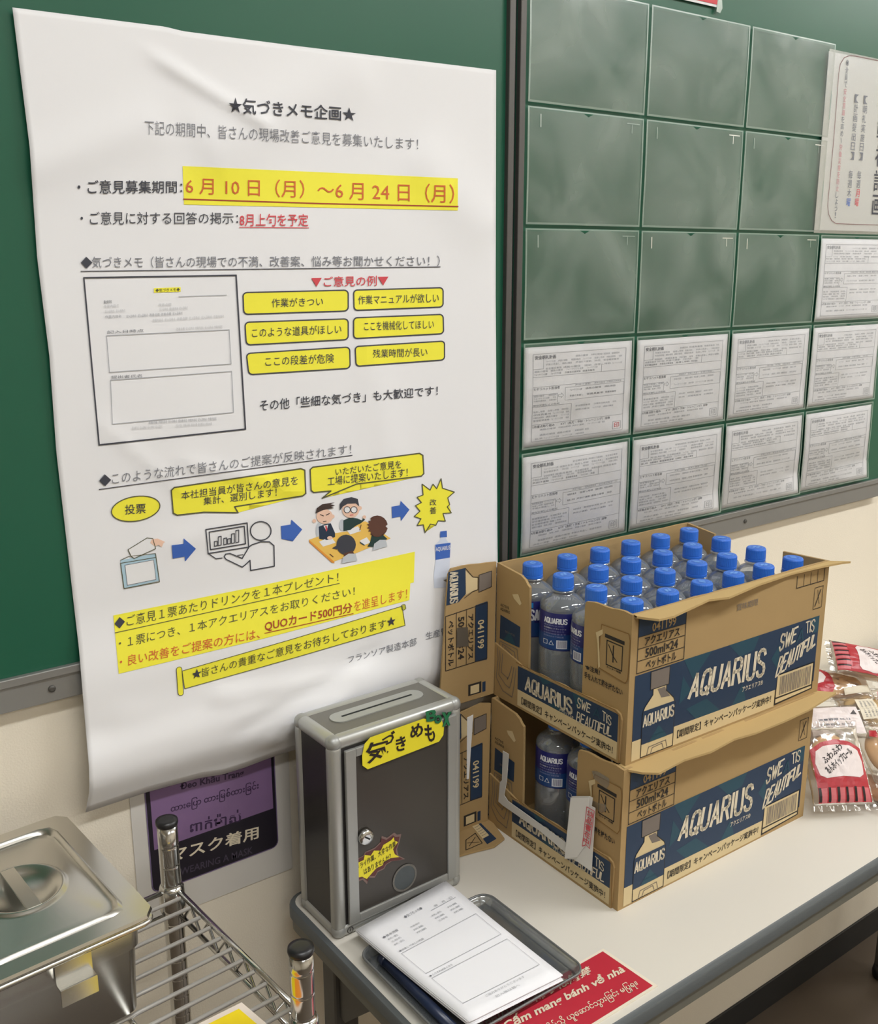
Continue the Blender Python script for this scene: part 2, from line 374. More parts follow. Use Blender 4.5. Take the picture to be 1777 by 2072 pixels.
P.lt(T, INK, '・ご意見募集期間：', 156, 364, 393, 368, 366, 391, .006)
P.poly('highlight_bar', YEL, [(369, 336), (926, 361), (926, 426), (372, 414)], 0)
P.lt('date_text', ORR, '6 月 10 日（月）～6 月 24 日（月）', 375, 358, 393, 918, 373, 412, .0)
P.line('date_text', BROWNR, [(371, 403), (650, 412), (926, 418)], 2.6)
P.lt(T, INK, '・ご意見に対する回答の掲示：', 162, 428, 455, 481, 430, 453, .0)
P.lt('date_text', RED, '8月上旬を予定', 484, 432, 458, 623, 433, 458, .008)
P.line('date_text', RED, [(484, 460), (624, 461)], 1.4)
P.lt(T, INKG, '◆気づきメモ（皆さんの現場での不満、改善案、悩み等お聞かせください！）', 163, 519, 543, 889, 517, 539, .0)
P.lt(T, INK, '◆', 163, 520, 543, 186, 520, 543, .0, 4)
P.line(T, INK, [(163, 549), (890, 540)], 1.6)
# small form picture
FR = 'form_picture'
P.line(FR, INK, [(169, 562), (477, 557), (496, 868), (200, 900)], 3, True)
P.line(FR, INKL, [(215, 679), (463, 667), (467, 736), (221, 753)], 1.4, True)
P.line(FR, INKL, [(223, 769), (468, 751), (472, 834), (227, 858)], 1.4, True)
P.poly(FR, YEL, [(311, 583), (365, 581), (365, 590), (311, 592)], 1)
P.lt(FR, OUTL, '◆気づきメモ◆', 314, 584, 591, 363, 582, 589, .0)
P.line(FR, INKL, [(361, 600), (458, 597)], 1.2)
for (x0, y0, x1, n, m_) in ((209, 611, 228, 1, INK), (209, 620, 245, 1, INKLL), (320, 617, 350, 1, INKLL), (212, 630, 256, 2, INKLL), (322, 626, 382, 3, INKLL), (212, 641, 250, 1, INKL), (255, 640, 372, 5, INKL), (308, 648, 456, 6, INKLL),
                         (216, 672, 303, 1, INKG), (356, 666, 452, 5, INKLL), (224, 763, 298, 1, INKG), (300, 855, 440, 7, INKL), (266, 866, 330, 4, INKLL), (355, 861, 430, 5, INKLL)):
    wds = (x1-x0)/n
    for k in range(n):
        xa = x0+wds*k; yy = y0-(xa-x0)*.06
        P.lt(FR, m_, random.choice(['記入日時点', '作業内容名', '提出者氏名', '改善点欄']), xa, yy-3.2, yy+3.2, xa+wds*.85, yy-3.2-wds*.04, yy+3.2-wds*.04, 0)
P.lt('examples_heading', RED, '▼ご意見の例▼', 629, 560, 581, 785, 557, 578, .008)
BT = [([(491, 592), (704, 587), (704, 629), (493, 636)], '作業がきつい', (549, 604, 622, 653, 601, 619)),
      ([(715, 587), (896, 582), (896, 621), (716, 628)], '作業マニュアルが欲しい', (724, 598, 616, 887, 593, 612)),
      ([(495, 652), (704, 645), (704, 687), (498, 698)], 'このような道具がほしい', (509, 664, 683, 690, 656, 675)),
      ([(715, 643), (896, 636), (897, 675), (715, 685)], 'ここを機械化してほしい', (736, 651, 669, 877, 647, 665)),
      ([(498, 715), (707, 702), (708, 745), (503, 758)], 'ここの段差が危険', (536, 722, 741, 675, 715, 734)),
      ([(718, 701), (899, 690), (899, 728), (720, 741)], '残業時間が長い', (754, 707, 724, 864, 703, 721))]
for q, s_, (a, b, c, d, e, f) in BT:
    P.rr('example_box', YEL, q, .04, .18, 0, INK, 2.6); P.lt('example_text', INK, s_, a, b, c, d, e, f, .0)
P.lt(T, INK, 'その他「些細な気づき」も大歓迎です！', 525, 809, 832, 885, 780, 800, .006)
P.lt(T, INKG, '◆このような流れで皆さんのご提案が反映されます！', 200, 960, 984, 710, 898, 919, -.004)
P.lt(T, INK, '◆', 200, 961, 984, 224, 959, 982, .0, 4)
P.line(T, INK, [(200, 990), (455, 955), (712, 921)], 1.6)
pts = [(274+49*math.cos(a)+0*math.sin(a), 1029+25*math.sin(a)-6*math.cos(a)) for a in [2*math.pi*k/40 for k in range(40)]]
P.poly('vote_bubble', YEL, pts, 0); P.line('vote_bubble', OUTL, pts, 2, True); P.lt('vote_bubble', INK, '投票', 252, 1021, 1041, 294, 1018, 1038, .004)
b1 = [(352, 986), (608, 948), (616, 951), (618, 998), (612, 1003), (474, 1025), (481, 1037), (412, 1036), (358, 1042), (350, 1038), (346, 992)]
P.poly('speech_bubble', YEL, b1, 0); P.line('speech_bubble', OUTL, b1, 2.6, True)
P.lt('speech_bubble', INK, '本社担当員が皆さんの意見を', 366, 994, 1011, 602, 962, 980, .0)
P.lt('speech_bubble', INK, '集計、選別します！', 411, 1006, 1022, 559, 986, 1004, .0)
b2 = [(632, 945), (848, 917), (855, 921), (857, 958), (852, 963), (721, 979), (651, 1008), (669, 993), (634, 996), (629, 992), (627, 950)]
P.poly('speech_bubble ', YEL, b2, 0); P.line('speech_bubble ', OUTL, b2, 2.4, True)
P.lt('speech_bubble ', INK, 'いただいたご意見を', 678, 947, 962, 811, 930, 947, .0)
P.lt('speech_bubble ', INK, '工場に提案いたします！', 662, 965, 983, 824, 946, 964, .0)
for q in ([(347, 1103), (371, 1100), (371, 1089), (396, 1110), (374, 1136), (373, 1126), (349, 1130)], [(568, 1064), (588, 1061), (589, 1051), (611, 1071), (592, 1095), (591, 1086), (569, 1090)],
          [(792, 1025), (809, 1022), (810, 1013), (828, 1031), (811, 1054), (810, 1045), (793, 1048)]): P.poly('arrow', BLU, q, 1)
bst = [(1512, 182), (1518, 222), (1568, 238), (1540, 262), (1548, 290), (1538, 300), (1555, 325), (1520, 328), (1530, 360), (1500, 358), (1490, 377), (1468, 372), (1445, 408), (1438, 375), (1412, 378), (1428, 350), (1400, 340), (1424, 318), (1405, 295), (1430, 282), (1412, 260), (1437, 250), (1433, 205), (1466, 230), (1478, 205), (1494, 224)]
bst = [(160+a*.484, 880+b*.484) for a, b in bst]
P.poly('burst', YEL, bst, 0); P.line('burst', OUTL, bst, 1.8, True)
P.lt('burst', INK, '改', 869, 1010, 1023, 882, 1009, 1022, 0); P.lt('burst', INK, '善', 869, 1026, 1040, 882, 1025, 1039, 0)
# drawn bottle
LB = mat('ink_pale_blue', (214, 222, 240), .6)
q3 = lambda L: [(160+a*.484, 880+b*.484) for a, b in L]
BI = 'bottle_picture'
P.poly(BI, BLU, q3([(1509, 403), (1536, 400), (1537, 426), (1508, 428)]), 1)
P.poly(BI, LB, q3([(1512, 428), (1532, 427), (1536, 440), (1552, 458), (1548, 560), (1550, 636), (1484, 640), (1482, 585), (1490, 520), (1486, 462), (1506, 440)]), 0)
P.poly(BI, BLU, q3([(1489, 458), (1552, 450), (1549, 512), (1489, 522)]), 1)
P.lt(BI, PAPER, 'AQUARIUS', 881, 1107, 1117, 910, 1103, 1113, .01, 2)
# ballot box picture
PB = mat('ink_pale_teal', (176, 206, 222), .6); SKIN = mat('ink_skin', (238, 200, 178), .6); HAIR = mat('ink_hair', (64, 48, 44), .6); NAVY = mat('ink_navy', (36, 52, 74), .6); DESK = mat('ink_desk', (240, 196, 96), .6)
BP = 'ballot_picture'; q6 = lambda L: [(200+a*.3939, 960+b*.3939) for a, b in L]
P.poly(BP, PB, q6([(110, 440), (290, 405), (310, 545), (128, 585)]), 0); P.poly(BP, PAPER, q6([(133, 465), (280, 438), (292, 538), (145, 568)]), 1)
P.line(BP, OUTL, q6([(110, 455), (128, 585), (310, 550), (290, 408)]), 1.6); P.line(BP, OUTL, q6([(110, 455), (290, 425)]), 1.2); P.line(BP, INKG, q6([(133, 465), (280, 438), (292, 538), (145, 568)]), 1, True)
P.line(BP, OUTL, q6([(110, 440), (150, 420), (290, 405)]), 1.2)
P.poly(BP, PAPER, q6([(148, 385), (245, 325), (280, 335), (290, 385), (180, 430), (165, 420)]), 1); P.line(BP, OUTL, q6([(148, 385), (245, 325), (275, 328), (290, 380), (180, 430), (165, 420)]), 1.4, True, 3)
P.poly(BP, SKIN, q6([(262, 350), (270, 332), (300, 328), (338, 345), (330, 352), (312, 350), (322, 372), (305, 362), (285, 368)]), 2)
# person at the computer
PC = 'computer_picture'
for L, wd in (([(548, 282), (760, 248), (768, 372), (560, 405)], 2.2), ([(565, 295), (745, 265), (752, 355), (572, 385)], 2.2)): P.line(PC, INK, q6(L), wd, True)
for k, (x, h) in enumerate(((592, 24), (612, 45), (640, 32), (660, 26), (680, 48), (702, 62))):
    yb = 368-(x-592)*.17; P.line(PC, INK, q6([(x, yb), (x, yb-h), (x+15, yb-h-3), (x+15, yb-3)]), 1.6, True)
P.line(PC, INK, q6([(560, 405), (600, 432), (632, 428)]), 2); P.line(PC, INK, q6([(710, 415), (740, 410)]), 1.4)
P.line(PC, INK, q6([(830+53*math.cos(a), 289+48*math.sin(a)) for a in [2*math.pi*k/30 for k in range(30)]]), 2.2, True)
P.line(PC, INK, q6([(768, 372), (785, 360), (830, 345), (875, 345), (898, 365), (900, 470), (778, 492), (775, 440)]), 2.2)
P.line(PC, INK, q6([(768, 375), (735, 430), (672, 405), (650, 408), (642, 422), (652, 435), (735, 475), (752, 462), (775, 440)]), 2.2)
# meeting
MP = 'meeting_picture'
GR = mat('ink_chair_grey', (196, 202, 210), .6); DG = mat('ink_dark_green', (34, 62, 60), .6); BR = mat('ink_brown', (96, 62, 50), .6); OR = mat('ink_orange', (226, 150, 60), .6)
def ell(cx, cy, rx, ry, n=20, a0=0, a1=360): return [(cx+rx*math.cos(math.radians(a0+(a1-a0)*k/n)), cy+ry*math.sin(math.radians(a0+(a1-a0)*k/n))) for k in range(n)]
P.poly(MP, DESK, q6([(1078, 335), (1150, 310), (1290, 290), (1300, 250), (1370, 240), (1498, 328), (1330, 400), (1205, 448)]), 0); P.poly(MP, OR, q6([(1078, 335), (1205, 445), (1210, 455), (1195, 452), (1080, 348)]), 1)
P.poly(MP, GR, q6(ell(1130, 290, 16, 45)), 0); P.poly(MP, GR, q6(ell(1248, 260, 14, 30)), 0)
P.poly(MP, NAVY, q6([(1128, 268), (1160, 255), (1190, 250), (1212, 300), (1212, 320), (1185, 310), (1170, 338), (1132, 330)]), 1)
P.poly(MP, SKIN, q6(ell(1158, 215, 42, 38)), 2); P.poly(MP, SKIN, q6(ell(1105, 238, 10, 10)), 2); P.poly(MP, SKIN, q6(ell(1200, 215, 9, 10)), 2)
P.poly(MP, HAIR, q6([(1110, 200), (1118, 172), (1145, 152), (1210, 142), (1188, 152), (1212, 158), (1190, 165), (1206, 172), (1180, 176), (1150, 182)]), 3)
P.line(MP, HAIR, q6([(1135, 205), (1152, 212)]), 1.6, layer=3); P.line(MP, HAIR, q6([(1165, 208), (1182, 200)]), 1.6, layer=3); P.line(MP, HAIR, q6([(1150, 242), (1166, 239)]), 1.2, layer=3)
P.poly(MP, PAPER, q6([(1152, 262), (1176, 258), (1168, 292)]), 2); P.poly(MP, RED, q6([(1160, 262), (1168, 262), (1172, 285), (1165, 292)]), 3)
P.poly(MP, PAPER, q6([(1130, 345), (1190, 318), (1215, 350), (1150, 370)]), 1); P.poly(MP, SKIN, q6(ell(1185, 325, 14, 9)), 2)
P.poly(MP, DG, q6([(1255, 235), (1290, 220), (1325, 225), (1350, 235), (1358, 222), (1366, 232), (1345, 250), (1320, 262), (1290, 285), (1255, 290)]), 1)
P.poly(MP, SKIN, q6(ell(1292, 180, 44, 42)), 2); P.poly(MP, SKIN, q6(ell(1340, 172, 9, 10)), 2)
P.poly(MP, INK, q6([(1235, 185), (1236, 150), (1255, 125), (1295, 115), (1328, 125), (1336, 165), (1318, 148), (1275, 150), (1250, 165)]), 3)
for cx in (1273, 1308): P.poly(MP, PAPER, q6(ell(cx, 180, 16, 16)), 3); P.line(MP, INK, q6(ell(cx, 180, 16, 16)), 1.2, True, 4)
P.line(MP, RED, q6([(1288, 208), (1304, 206)]), 1.4, layer=4)
P.poly(MP, PAPER, q6([(1270, 285), (1330, 265), (1345, 290), (1290, 308)]), 1); P.line(MP, BR, q6([(1338, 285), (1345, 258)]), 1.5, layer=3); P.poly(MP, SKIN, q6(ell(1362, 218, 9, 9)), 2)
hr = []
for k in range(36):
    a = 2*math.pi*k/36; r = 54 if k % 2 else 42; hr.append((1428+r*math.cos(a), 265+r*1.02*math.sin(a)))
P.poly(MP, BR, q6(hr), 3); P.poly(MP, DG, q6([(1400, 310), (1450, 302), (1480, 330), (1420, 372), (1378, 370), (1392, 345)]), 2); P.poly(MP, GR, q6([(1405, 390), (1412, 355), (1440, 335), (1472, 335), (1480, 368)]), 3)
P.poly(MP, PAPER, q6([(1338, 340), (1375, 322), (1395, 350), (1360, 362)]), 1); P.line(MP, CTEAL, q6([(1340, 348), (1362, 362)]), 2, layer=3)
P.poly(MP, INK, q6(ell(1268, 360, 50, 52)), 3); P.poly(MP, INK, q6([(1225, 360), (1195, 378), (1222, 384)]), 3); P.poly(MP, BR, q6([(1255, 405), (1300, 390), (1310, 408), (1262, 432)]), 4); P.poly(MP, GR, q6([(1246, 455), (1250, 425), (1280, 405), (1315, 405), (1325, 440)]), 5)
P.line(MP, BR, q6([(1185, 408), (1202, 422)]), 1.6, layer=2)
# highlighted block
P.poly('highlight_block', YEL, [(229, 1245), (535, 1183), (839, 1116), (837, 1178), (830, 1180), (828, 1214), (540, 1290), (240, 1363)], 0)
P.lt(T, OUTL, '◆ご意見１票あたりドリンクを１本プレゼント！', 231, 1250, 1273, 684, 1157, 1177, -.002)
P.lt(T, INK, '◆', 231, 1250, 1273, 252, 1246, 1268, .0, 4)
P.line(T, OUTL, [(232, 1280), (460, 1230), (686, 1180)], 1.5)
P.lt(T, OUTL, '・１票につき、１本アクエリアスをお取りください！', 240, 1291, 1312, 717, 1186, 1204, -.002)
P.lt('red_text', ORR, '・良い改善をご提案の方には、', 242, 1328, 1350, 525, 1270, 1291, .0)
P.lt('red_text', BROWNR, 'QUOカード500円分', 535, 1256, 1279, 712, 1218, 1239, .014)
P.line('red_text', BROWNR, [(535, 1281), (714, 1241)], 1.6)
P.lt('red_text', ORR, 'を進呈します！', 716, 1216, 1237, 823, 1190, 1210, -.004)
P.poly('scroll_banner', YEL, [(368, 1357), (590, 1293), (813, 1226), (819, 1265), (600, 1329), (373, 1393)], 0)
P.line('scroll_banner', OUTL, [(368, 1357), (590, 1293), (813, 1226), (819, 1265), (600, 1329), (373, 1393)], 1.2, True)
P.rr('scroll_banner', YEL, ((356, 1350), (367, 1348), (371, 1406), (360, 1407)), .4, .1, 1, OUTL, 1.2)
P.rr('scroll_banner', mat('ink_dull_yellow', (196, 196, 70), .6), ((811, 1224), (819, 1222), (821, 1232), (813, 1235)), .4, .2, 1, OUTL, 1.0)
P.lt(T, OUTL, '★皆さんの貴重なご意見をお待ちしております★', 388, 1357, 1375, 799, 1246, 1265, .0)
P.lt(T, INK, '★', 388, 1354, 1373, 407, 1350, 1369, .0, 4); P.lt(T, INK, '★', 782, 1249, 1266, 799, 1245, 1262, .0, 4)
P.lt(T, INKG, 'フランソア製造本部', 704, 1327, 1342, 842, 1289, 1305, .0)
P.lt(T, INKG, '生産管理部', 861, 1279, 1294, 935, 1260, 1275, .0)
for k, o in P.build(None).items(): _rel(o, poster)

# ------------------------------------------------------------------ document pockets and forms
PX0, CWD = -0.2944, .2356; ZS = [1.9017, 1.7451, 1.5854, 1.4257, 1.2657, 1.1034]
POCK = film('pocket_film', (.95, .96, .95, 1), .10, (186, 200, 190), .30, .22, (12, .22, .010), .03, cloud=(7, .40))
POCKF = film('pocket_film_filled', (.97, .97, .97, 1), .03, (210, 214, 210), .25, .22, (12, .3, .012), .03, cloud=(9, .12))
POCKE = film('pocket_weld', (.8, .88, .84, 1), .34, (180, 205, 192), .3, .3, None, .1)
ROWN = ['top row', 'second row', 'third row', 'fourth row', 'bottom row']; COLN = ['first column beside the divider', 'second column', 'third column', 'fourth column by the picture edge']
def pocket_surface(r, c, bulge, rz, tilt):
    x0 = PX0+c*CWD+.0033; z1 = ZS[r]-.0022; z0 = ZS[r+1]+.003; wd = CWD-.006; h = z1-z0
    def S(u, v, off=0):      # u,v in metres from the lower left of the pocket
        a, b = u-wd/2, v-h/2; cs, sn = math.cos(rz), math.sin(rz)
        y = YB - .0018 - bulge*(math.sin(math.pi*max(0, min(1, u/wd)))**.7*.6+.4)*(math.sin(math.pi*max(0, min(1, v/h)))**.7)*.7 - tilt*max(0, (.25-v/h))*u/wd*3 - .0006*noise.noise(V((u*18, v*18, r*5+c)))
        return V((x0+wd/2+a*cs-b*sn, y-off, z0+h/2+a*sn+b*cs))
    return S, wd, h
def pocket(r, c, filled):
    S, wd, h = pocket_surface(r, c, .0025 if not filled else .002+.003*(r == 4), random.uniform(-.004, .004) if r else 0, .009 if (r == 4 and c > 0) else (.002 if filled else 0))
    t = thing('document_pocket', ('clear plastic pocket holding a form, %s, %s' if filled else 'empty clear plastic pocket on green board, %s, %s') % (ROWN[r], COLN[c]), 'document pocket', S(wd/2, 0), group='clear document pockets on the right board')
    bm = bmesh.new(); nu, nv = 22, 16
    sf = (.0018 if filled else .0012)
    top = lambda u: h-.0015-.005*math.exp(-((u-wd/2)/.006)**2)
    G = [[bm.verts.new(S(wd*i/nu, top(wd*i/nu)*j/nv, sf)) for i in range(nu+1)] for j in range(nv+1)]
    for j in range(nv):
        for i in range(nu): bm.faces.new((G[j][i], G[j][i+1], G[j+1][i+1], G[j+1][i]))
    _rel(obj('front_film', bm, POCKF if filled else POCK, smooth=True), t)
    bm = bmesh.new(); B = .0028
    for (a, b, a2, b2) in ((0, 0, B, h), (wd-B, 0, wd, h), (B, 0, wd-B, B), (B, h-.002, wd-B, h)):
        n = 12; g = [[bm.verts.new(S(a+(a2-a)*(i/n if a2-a > b2-b else k), b+(b2-b)*(k if a2-a > b2-b else i/n), sf+.0006)) for i in range(n+1)] for k in (0, 1)]
        for i in range(n): bm.faces.new((g[0][i], g[0][i+1], g[1][i+1], g[1][i]))
    _rel(obj('welded_edge', bm, POCKE), t)
    if not filled and r > 0:     # faint old tape marks along the top
        for (u, v, uu, vv) in ((.022, h-.026, .024, h-.009), (wd-.026, h-.022, wd-.0245, h-.010), (wd-.036, h-.0095, wd-.009, h-.008)):
            bm = bmesh.new(); bm.faces.new([bm.verts.new(S(a, b, sf+.0008)) for a, b in ((u, v), (uu, v), (uu, vv), (u, vv))])
            _rel(obj('tape_mark', bm, POCKE), t)
    return S, wd, h
def form(r, c, first):
    S, wd, h = pocket(r, c, True)
    mx, m0, m1 = .0036, .003, .006
    fw, fh = wd-2*mx, h-m0-m1
    tt = ['with a readable heading and red stamp', 'with a heading, grid lines and grey stamp', 'with faint blurred small print', 'with pale blurred print and handwriting'][c]
    t = thing('form_sheet', 'plan form %s, %s, %s' % (tt, ROWN[r], COLN[c].replace(' by the picture edge', '').replace(' beside the divider', '')), 'paper form', S(wd/2, m0), group='printed forms in the clear pockets')
    o = sheet_between('paper_sheet', lambda u, v, off: S(u, v, .0005), mx, m0, wd-mx, h-m1, 24, 16, PAPER, None); _rel(o, t)
    Q = Printer(lambda a, b, off: S(mx+a*fw, m0+b*fh, .0008+off*.5), cut=.1, base=.0004)
    g1 = INKG if c < 2 else INKL; g2 = INKL; lw = .0035
    X0, X1 = .07, .93
    L = lambda pts, w_=lw: Q.line('printed_grid', g2, pts, w_)
    L([(X0, .93), (X1+.01, .93), (X1, .05), (X0, .05), (X0, .93)])
    for y in (.70, .60, .22): L([(X0, y), (X1, y)])
    L([(X0, .78), (.16, .78), (.16, .88)]); L([(.70, .78), (.70, .70)]); L([(.36, .57), (X1, .57), (X1, .44), (.36, .44), (.36, .57)])
    L([(X0, .52), (.29, .52), (.29, .43)]); L([(X0, .40), (.42, .40), (.42, .22)])
    Q.trect('printed_text', g1, '安全朝礼計画', .085, .875, .27, .915, .02)
    Q.trect('printed_text', g1, 'ヒヤリハット担当者', .08, .565, .31, .595, .01)
    Q.trect('printed_text', g2, '類似災害防止の取組', .075, .405, .31, .425, .01)
    Q.trect('printed_text', g1, '5月重点取り組み　　KYT（危険・予知・トレーニング）活動' if first else '4月重点取り組み　　KYT（危険・予知・トレーニング）活動', .075, .185, .80, .212, .01)
    Q.line('printed_grid', g2, [(.30, .485), (.325, .485), (.325, .47), (.345, .495), (.325, .52), (.325, .505), (.30, .505)], .003, True)
    Q.line('printed_grid', g2, [(.83, .07), (.91, .07), (.91, .15), (.83, .15)], .004, True)
    Q.trect('printed_grid', RED if (r == 3 and c == 0) else g2, '印', .845, .08, .895, .14)
    rnd = random.Random(r*17+c)
    words = ['作業前点検実施', '安全確認事項', '手順の見直し', '声掛け運動', '整理整頓清掃', '指差し呼称', '保護具着用', '通路の確保', 'フォークリフト注意']
    def small(x0, y, x1, hh, m_):
        x = x0
        while x < x1-.02:
            ww = min(rnd.uniform(.06, .16), x1-x); Q.trect('small_print', m_, rnd.choice(words), x, y, x+ww, y+hh); x += ww+rnd.uniform(.01, .04)
    for y in (.84, .81, .77): small(.18, y, .60, .02, g2); small(.63, y, .90, .02, g2)
    for y in (.745, .715): small(.08, y, .66, .02, g2 if y > .73 else g1)
    small(.45, .578, .90, .018, g2)
    for y in (.50, .475, .45): small(.08, y, .28, .018, g2)
    for y in (.53, .47): small(.40, y, .85, .02, g1 if c == 0 else g2)
    for y in (.34, .31, .28, .25): small(.08, y, .40, .02, g2)
    for y in (.36, .32): small(.46, y, .86, .018, g2)
    small(.14, .155, .75, .018, g2); small(.14, .10, .6 if r == 3 else .75, .02, g2)
    small(.45, .875, .9, .02, g2)
    if rnd.random() < .7: small(.10, .065, .55, .018, g2)
    for k, o in Q.build(None).items(): _rel(o, t)
for r in range(3):
    for c in range(3): pocket(r, c, False)
form(2, 3, True)
for r in (3, 4):
    for c in range(4): form(r, c, r == 3)
# large vertical-text sheet at the right
SG = Face((0.3918, YB-.003, 1.5902), (1, 0, 0), (0, 0, 1), (0, -1, 0))
sg = thing('plan_sign', 'large white sign with vertical Japanese writing inside a rounded border, right edge of picture', 'sign', SG(.15, 0))
_rel(obj('paper_sheet', slab(SG, [(.003, .0015), (.306, .0015), (.306, .2965), (.0, .2965)], .0006), PAPER), sg)
_rel(obj('pocket_film', slab(Face(SG.O-V((0, .0016, 0)), SG.eu, SG.ev, SG.n), [(-.0008, -.004), (.309, -.004), (.309, .300), (-.0008, .300)], .0003), film('sign_film', (.96, .97, .97, 1), .04, (220, 225, 222), .2, .25)), sg)
def sp(x, y): return SG.uv(1580+x*.2123, 60+y*.2123)
Q = Printer(SG, base=.0010); Q.split = ('vertical_text',)
BRD = mat('ink_maroon', (130, 72, 78), .6)
bp_ = [sp(*p) for p in ((928, 298), (700, 252), (650, 248), (600, 268), (562, 330), (548, 420), (500, 1050), (442, 1680), (452, 1760), (480, 1820), (520, 1848), (700, 1856), (910, 1862))]
u1 = .285; top_v = bp_[0][1]; bot_v = bp_[-1][1]
Q.line('border_line', BRD, [(u1, top_v+.004)] + bp_ + [(u1, bot_v)], .0012)
def cm(i): return (INKG if i < 5 or 10 < i < 14 else RED)
def C2(x, y, cw): a, b = sp(x, y); return (a, b)
Q.vtext('vertical_text', INKG, '※全員で安全意識を高め、労働災害を防止しよう！', C2(632, 285, 0), C2(512, 1800, 0),   .0085, mats=lambda i: (mat('ink_rose', (200, 140, 145), .6) if i in (4, 5, 6, 7, 12, 13, 14, 15, 16, 17, 18) else INKG))
Q.vtext('vertical_text', INK, '【計画提出日】　毎週木曜', C2(722, 612, 0), C2(636, 1690, 0), .0122, mats=lambda i: BLU if i == 11 else INKG)
Q.vtext('vertical_text', INK, '【朝礼実施日】　毎週月曜', C2(808, 625, 0), C2(716, 1690, 0), .0122, mats=lambda i: RED if i >= 10 else INKG)
Q.vtext('title_text', INK, '安全朝礼計画', C2(1000, 360, 0), C2(905, 1790, 0), .0326, .006)
for k, o in Q.build(None).items(): _rel(o, sg)
rp = Face((-0.0649, YB-.003, 1.9152), (1, 0, 0), (0, 0, 1), (0, -1, 0))
t = thing('red_notice', 'red notice with white border at the top edge of the right board', 'sign', rp(.1, 0))
_rel(obj('white_border', slab(rp, [(0, 0), (.1584, 0), (.1584, .21), (0, .21)], .0006), PAPER), t)
_rel(obj('red_field', slab(Face(rp.O+V((0, -.0006, 0)), rp.eu, rp.ev, rp.n), [(.0037, .0037), (.1547, .0037), (.1547, .2063), (.0037, .2063)], .0004), RED), t)
_rel(obj('tape_piece', slab(Face(rp.O+V((0, -.0012, 0)), rp.eu, rp.ev, rp.n), [(.153, -.006), (.162, -.0075), (.167, .0), (.164, .015), (.156, .016)], .0003), film('tape', (.8, .87, .83, 1), .3, (190, 205, 195), .3)), t)

# ------------------------------------------------------------------ mask sign on the wall
MS = Face((-0.9003, WY-.0012, 0.721), (1, 0, 0), (0, 0, 1), (0, -1, 0))
t = thing('mask_sign', 'laminated purple and black face mask sign on the wall beneath the poster', 'sign', MS(.14, 0))
_rel(obj('laminate_sheet', slab(MS, [(0, .001), (.2165, 0), (.2185, .27), (0, .27)], .0009), mat('laminate_white', (214, 210, 204), .3)), t)
u0 = .0192; PUR = mat('sign_purple', (132, 104, 144), .35, var=((30, 30, 30), .06)); DKP = mat('sign_black', (38, 34, 44), .3); DPT = mat('sign_dark_purple', (62, 44, 76), .4)
Q = Printer(MS, base=.0004)
Q.rr('sign_field', DKP, ((u0, .265), (u0+.1767, .265), (u0+.1767, .0429), (u0, .0429)), .055, .04, 0, mat('sign_rim', (120, 104, 140), .4), .0014)
Q.poly('sign_field', PUR, [(u0+.006, .1018), (u0+.172, .1018), (u0+.172, .257), (u0+.006, .257)], 1)
def mp(x, y): return MS.uv(x, y)
def mtext(m_, s_, a, b, bold=0): # a = left top/bottom px, b = right top/bottom px
    (x0, t0, b0), (x1, t1, b1_) = a, b
    Q.text('sign_text', m_, s_, mp(x0, t0), mp(x1, t1), mp(x1, b1_), mp(x0, b0), bold, 2)
mtext(DPT, 'Đeo Khẩu Trang', (364, 1580, 1602), (493, 1552, 1573), .03)
mtext(DPT, 'ထားေြပာ ထားြမစ်ထားြခင်း', (345, 1626, 1650), (523, 1578, 1602), .015)
mtext(DPT, 'ពាក់ម៉ាស់', (384, 1660, 1684), (487, 1636, 1662), .015)
mtext(CWHITE, 'マスク着用', (344, 1716, 1746), (523, 1670, 1696), .02)
mtext(mat('sign_grey', (78, 70, 86), .4), 'WEARING A MASK', (364, 1757, 1771), (511, 1712, 1726), .01)
for k, o in Q.build(None).items(): _rel(o, t)

# ------------------------------------------------------------------ table
TZ = .70
t = thing('folding_table', 'long white-topped table with grey edge standing against the wall', 'table', (.07, -.57, FZ))
def tp(n, b, m, **k): return _rel(obj(n, b, m, **k), t)
TX1, TY1 = .86, -.347
def rpts(x0, y0, x1, y1, r, n=6):
    out = []
    for cx, cy, a0 in ((x1-r, y1-r, 0), (x0+r, y1-r, 90), (x0+r, y0+r, 180), (x1-r, y0+r, 270)):
        for k in range(n+1): a = math.radians(a0+90*k/n); out.append((cx+r*math.cos(a), cy+r*math.sin(a)))
    return out
TF = Face((0, 0, TZ), (1, 0, 0), (0, 1, 0), (0, 0, 1))
tp('table_top', slab(TF, rpts(-.706, -.777, TX1-.006, TY1-.006, .022), .026), TABLET)
bm = bmesh.new(); prev = None
for ins, z in ((.008, -.0002), (.006, -.0012), (.0015, -.0018), (0, -.004), (0, -.018), (.002, -.0205), (.008, -.021)):
    cur = [bm.verts.new((x, y, TZ+z)) for x, y in rpts(-.714+ins, -.785+ins, TX1+.002-ins, TY1+.002-ins, .03-ins)]
    if prev:
        n = len(cur)
        for k in range(n): bm.faces.new((prev[k], prev[(k+1) % n], cur[(k+1) % n], cur[k]))
    prev = cur
tp('edge_band', bm, TEDGE, smooth=True, angle=.6)
bm = bmesh.new(); prev = None
for ins, z in ((.006, -.0205), (.0035, -.0215), (.0035, -.037), (.005, -.039), (.02, -.039)):
    cur = [bm.verts.new((x, y, TZ+z)) for x, y in rpts(-.714+ins, -.785+ins, TX1+.002-ins, TY1+.002-ins, .03-ins)]
    if prev:
        n = len(cur)
        for k in range(n): bm.faces.new((prev[k], prev[(k+1) % n], cur[(k+1) % n], cur[k]))
    prev = cur
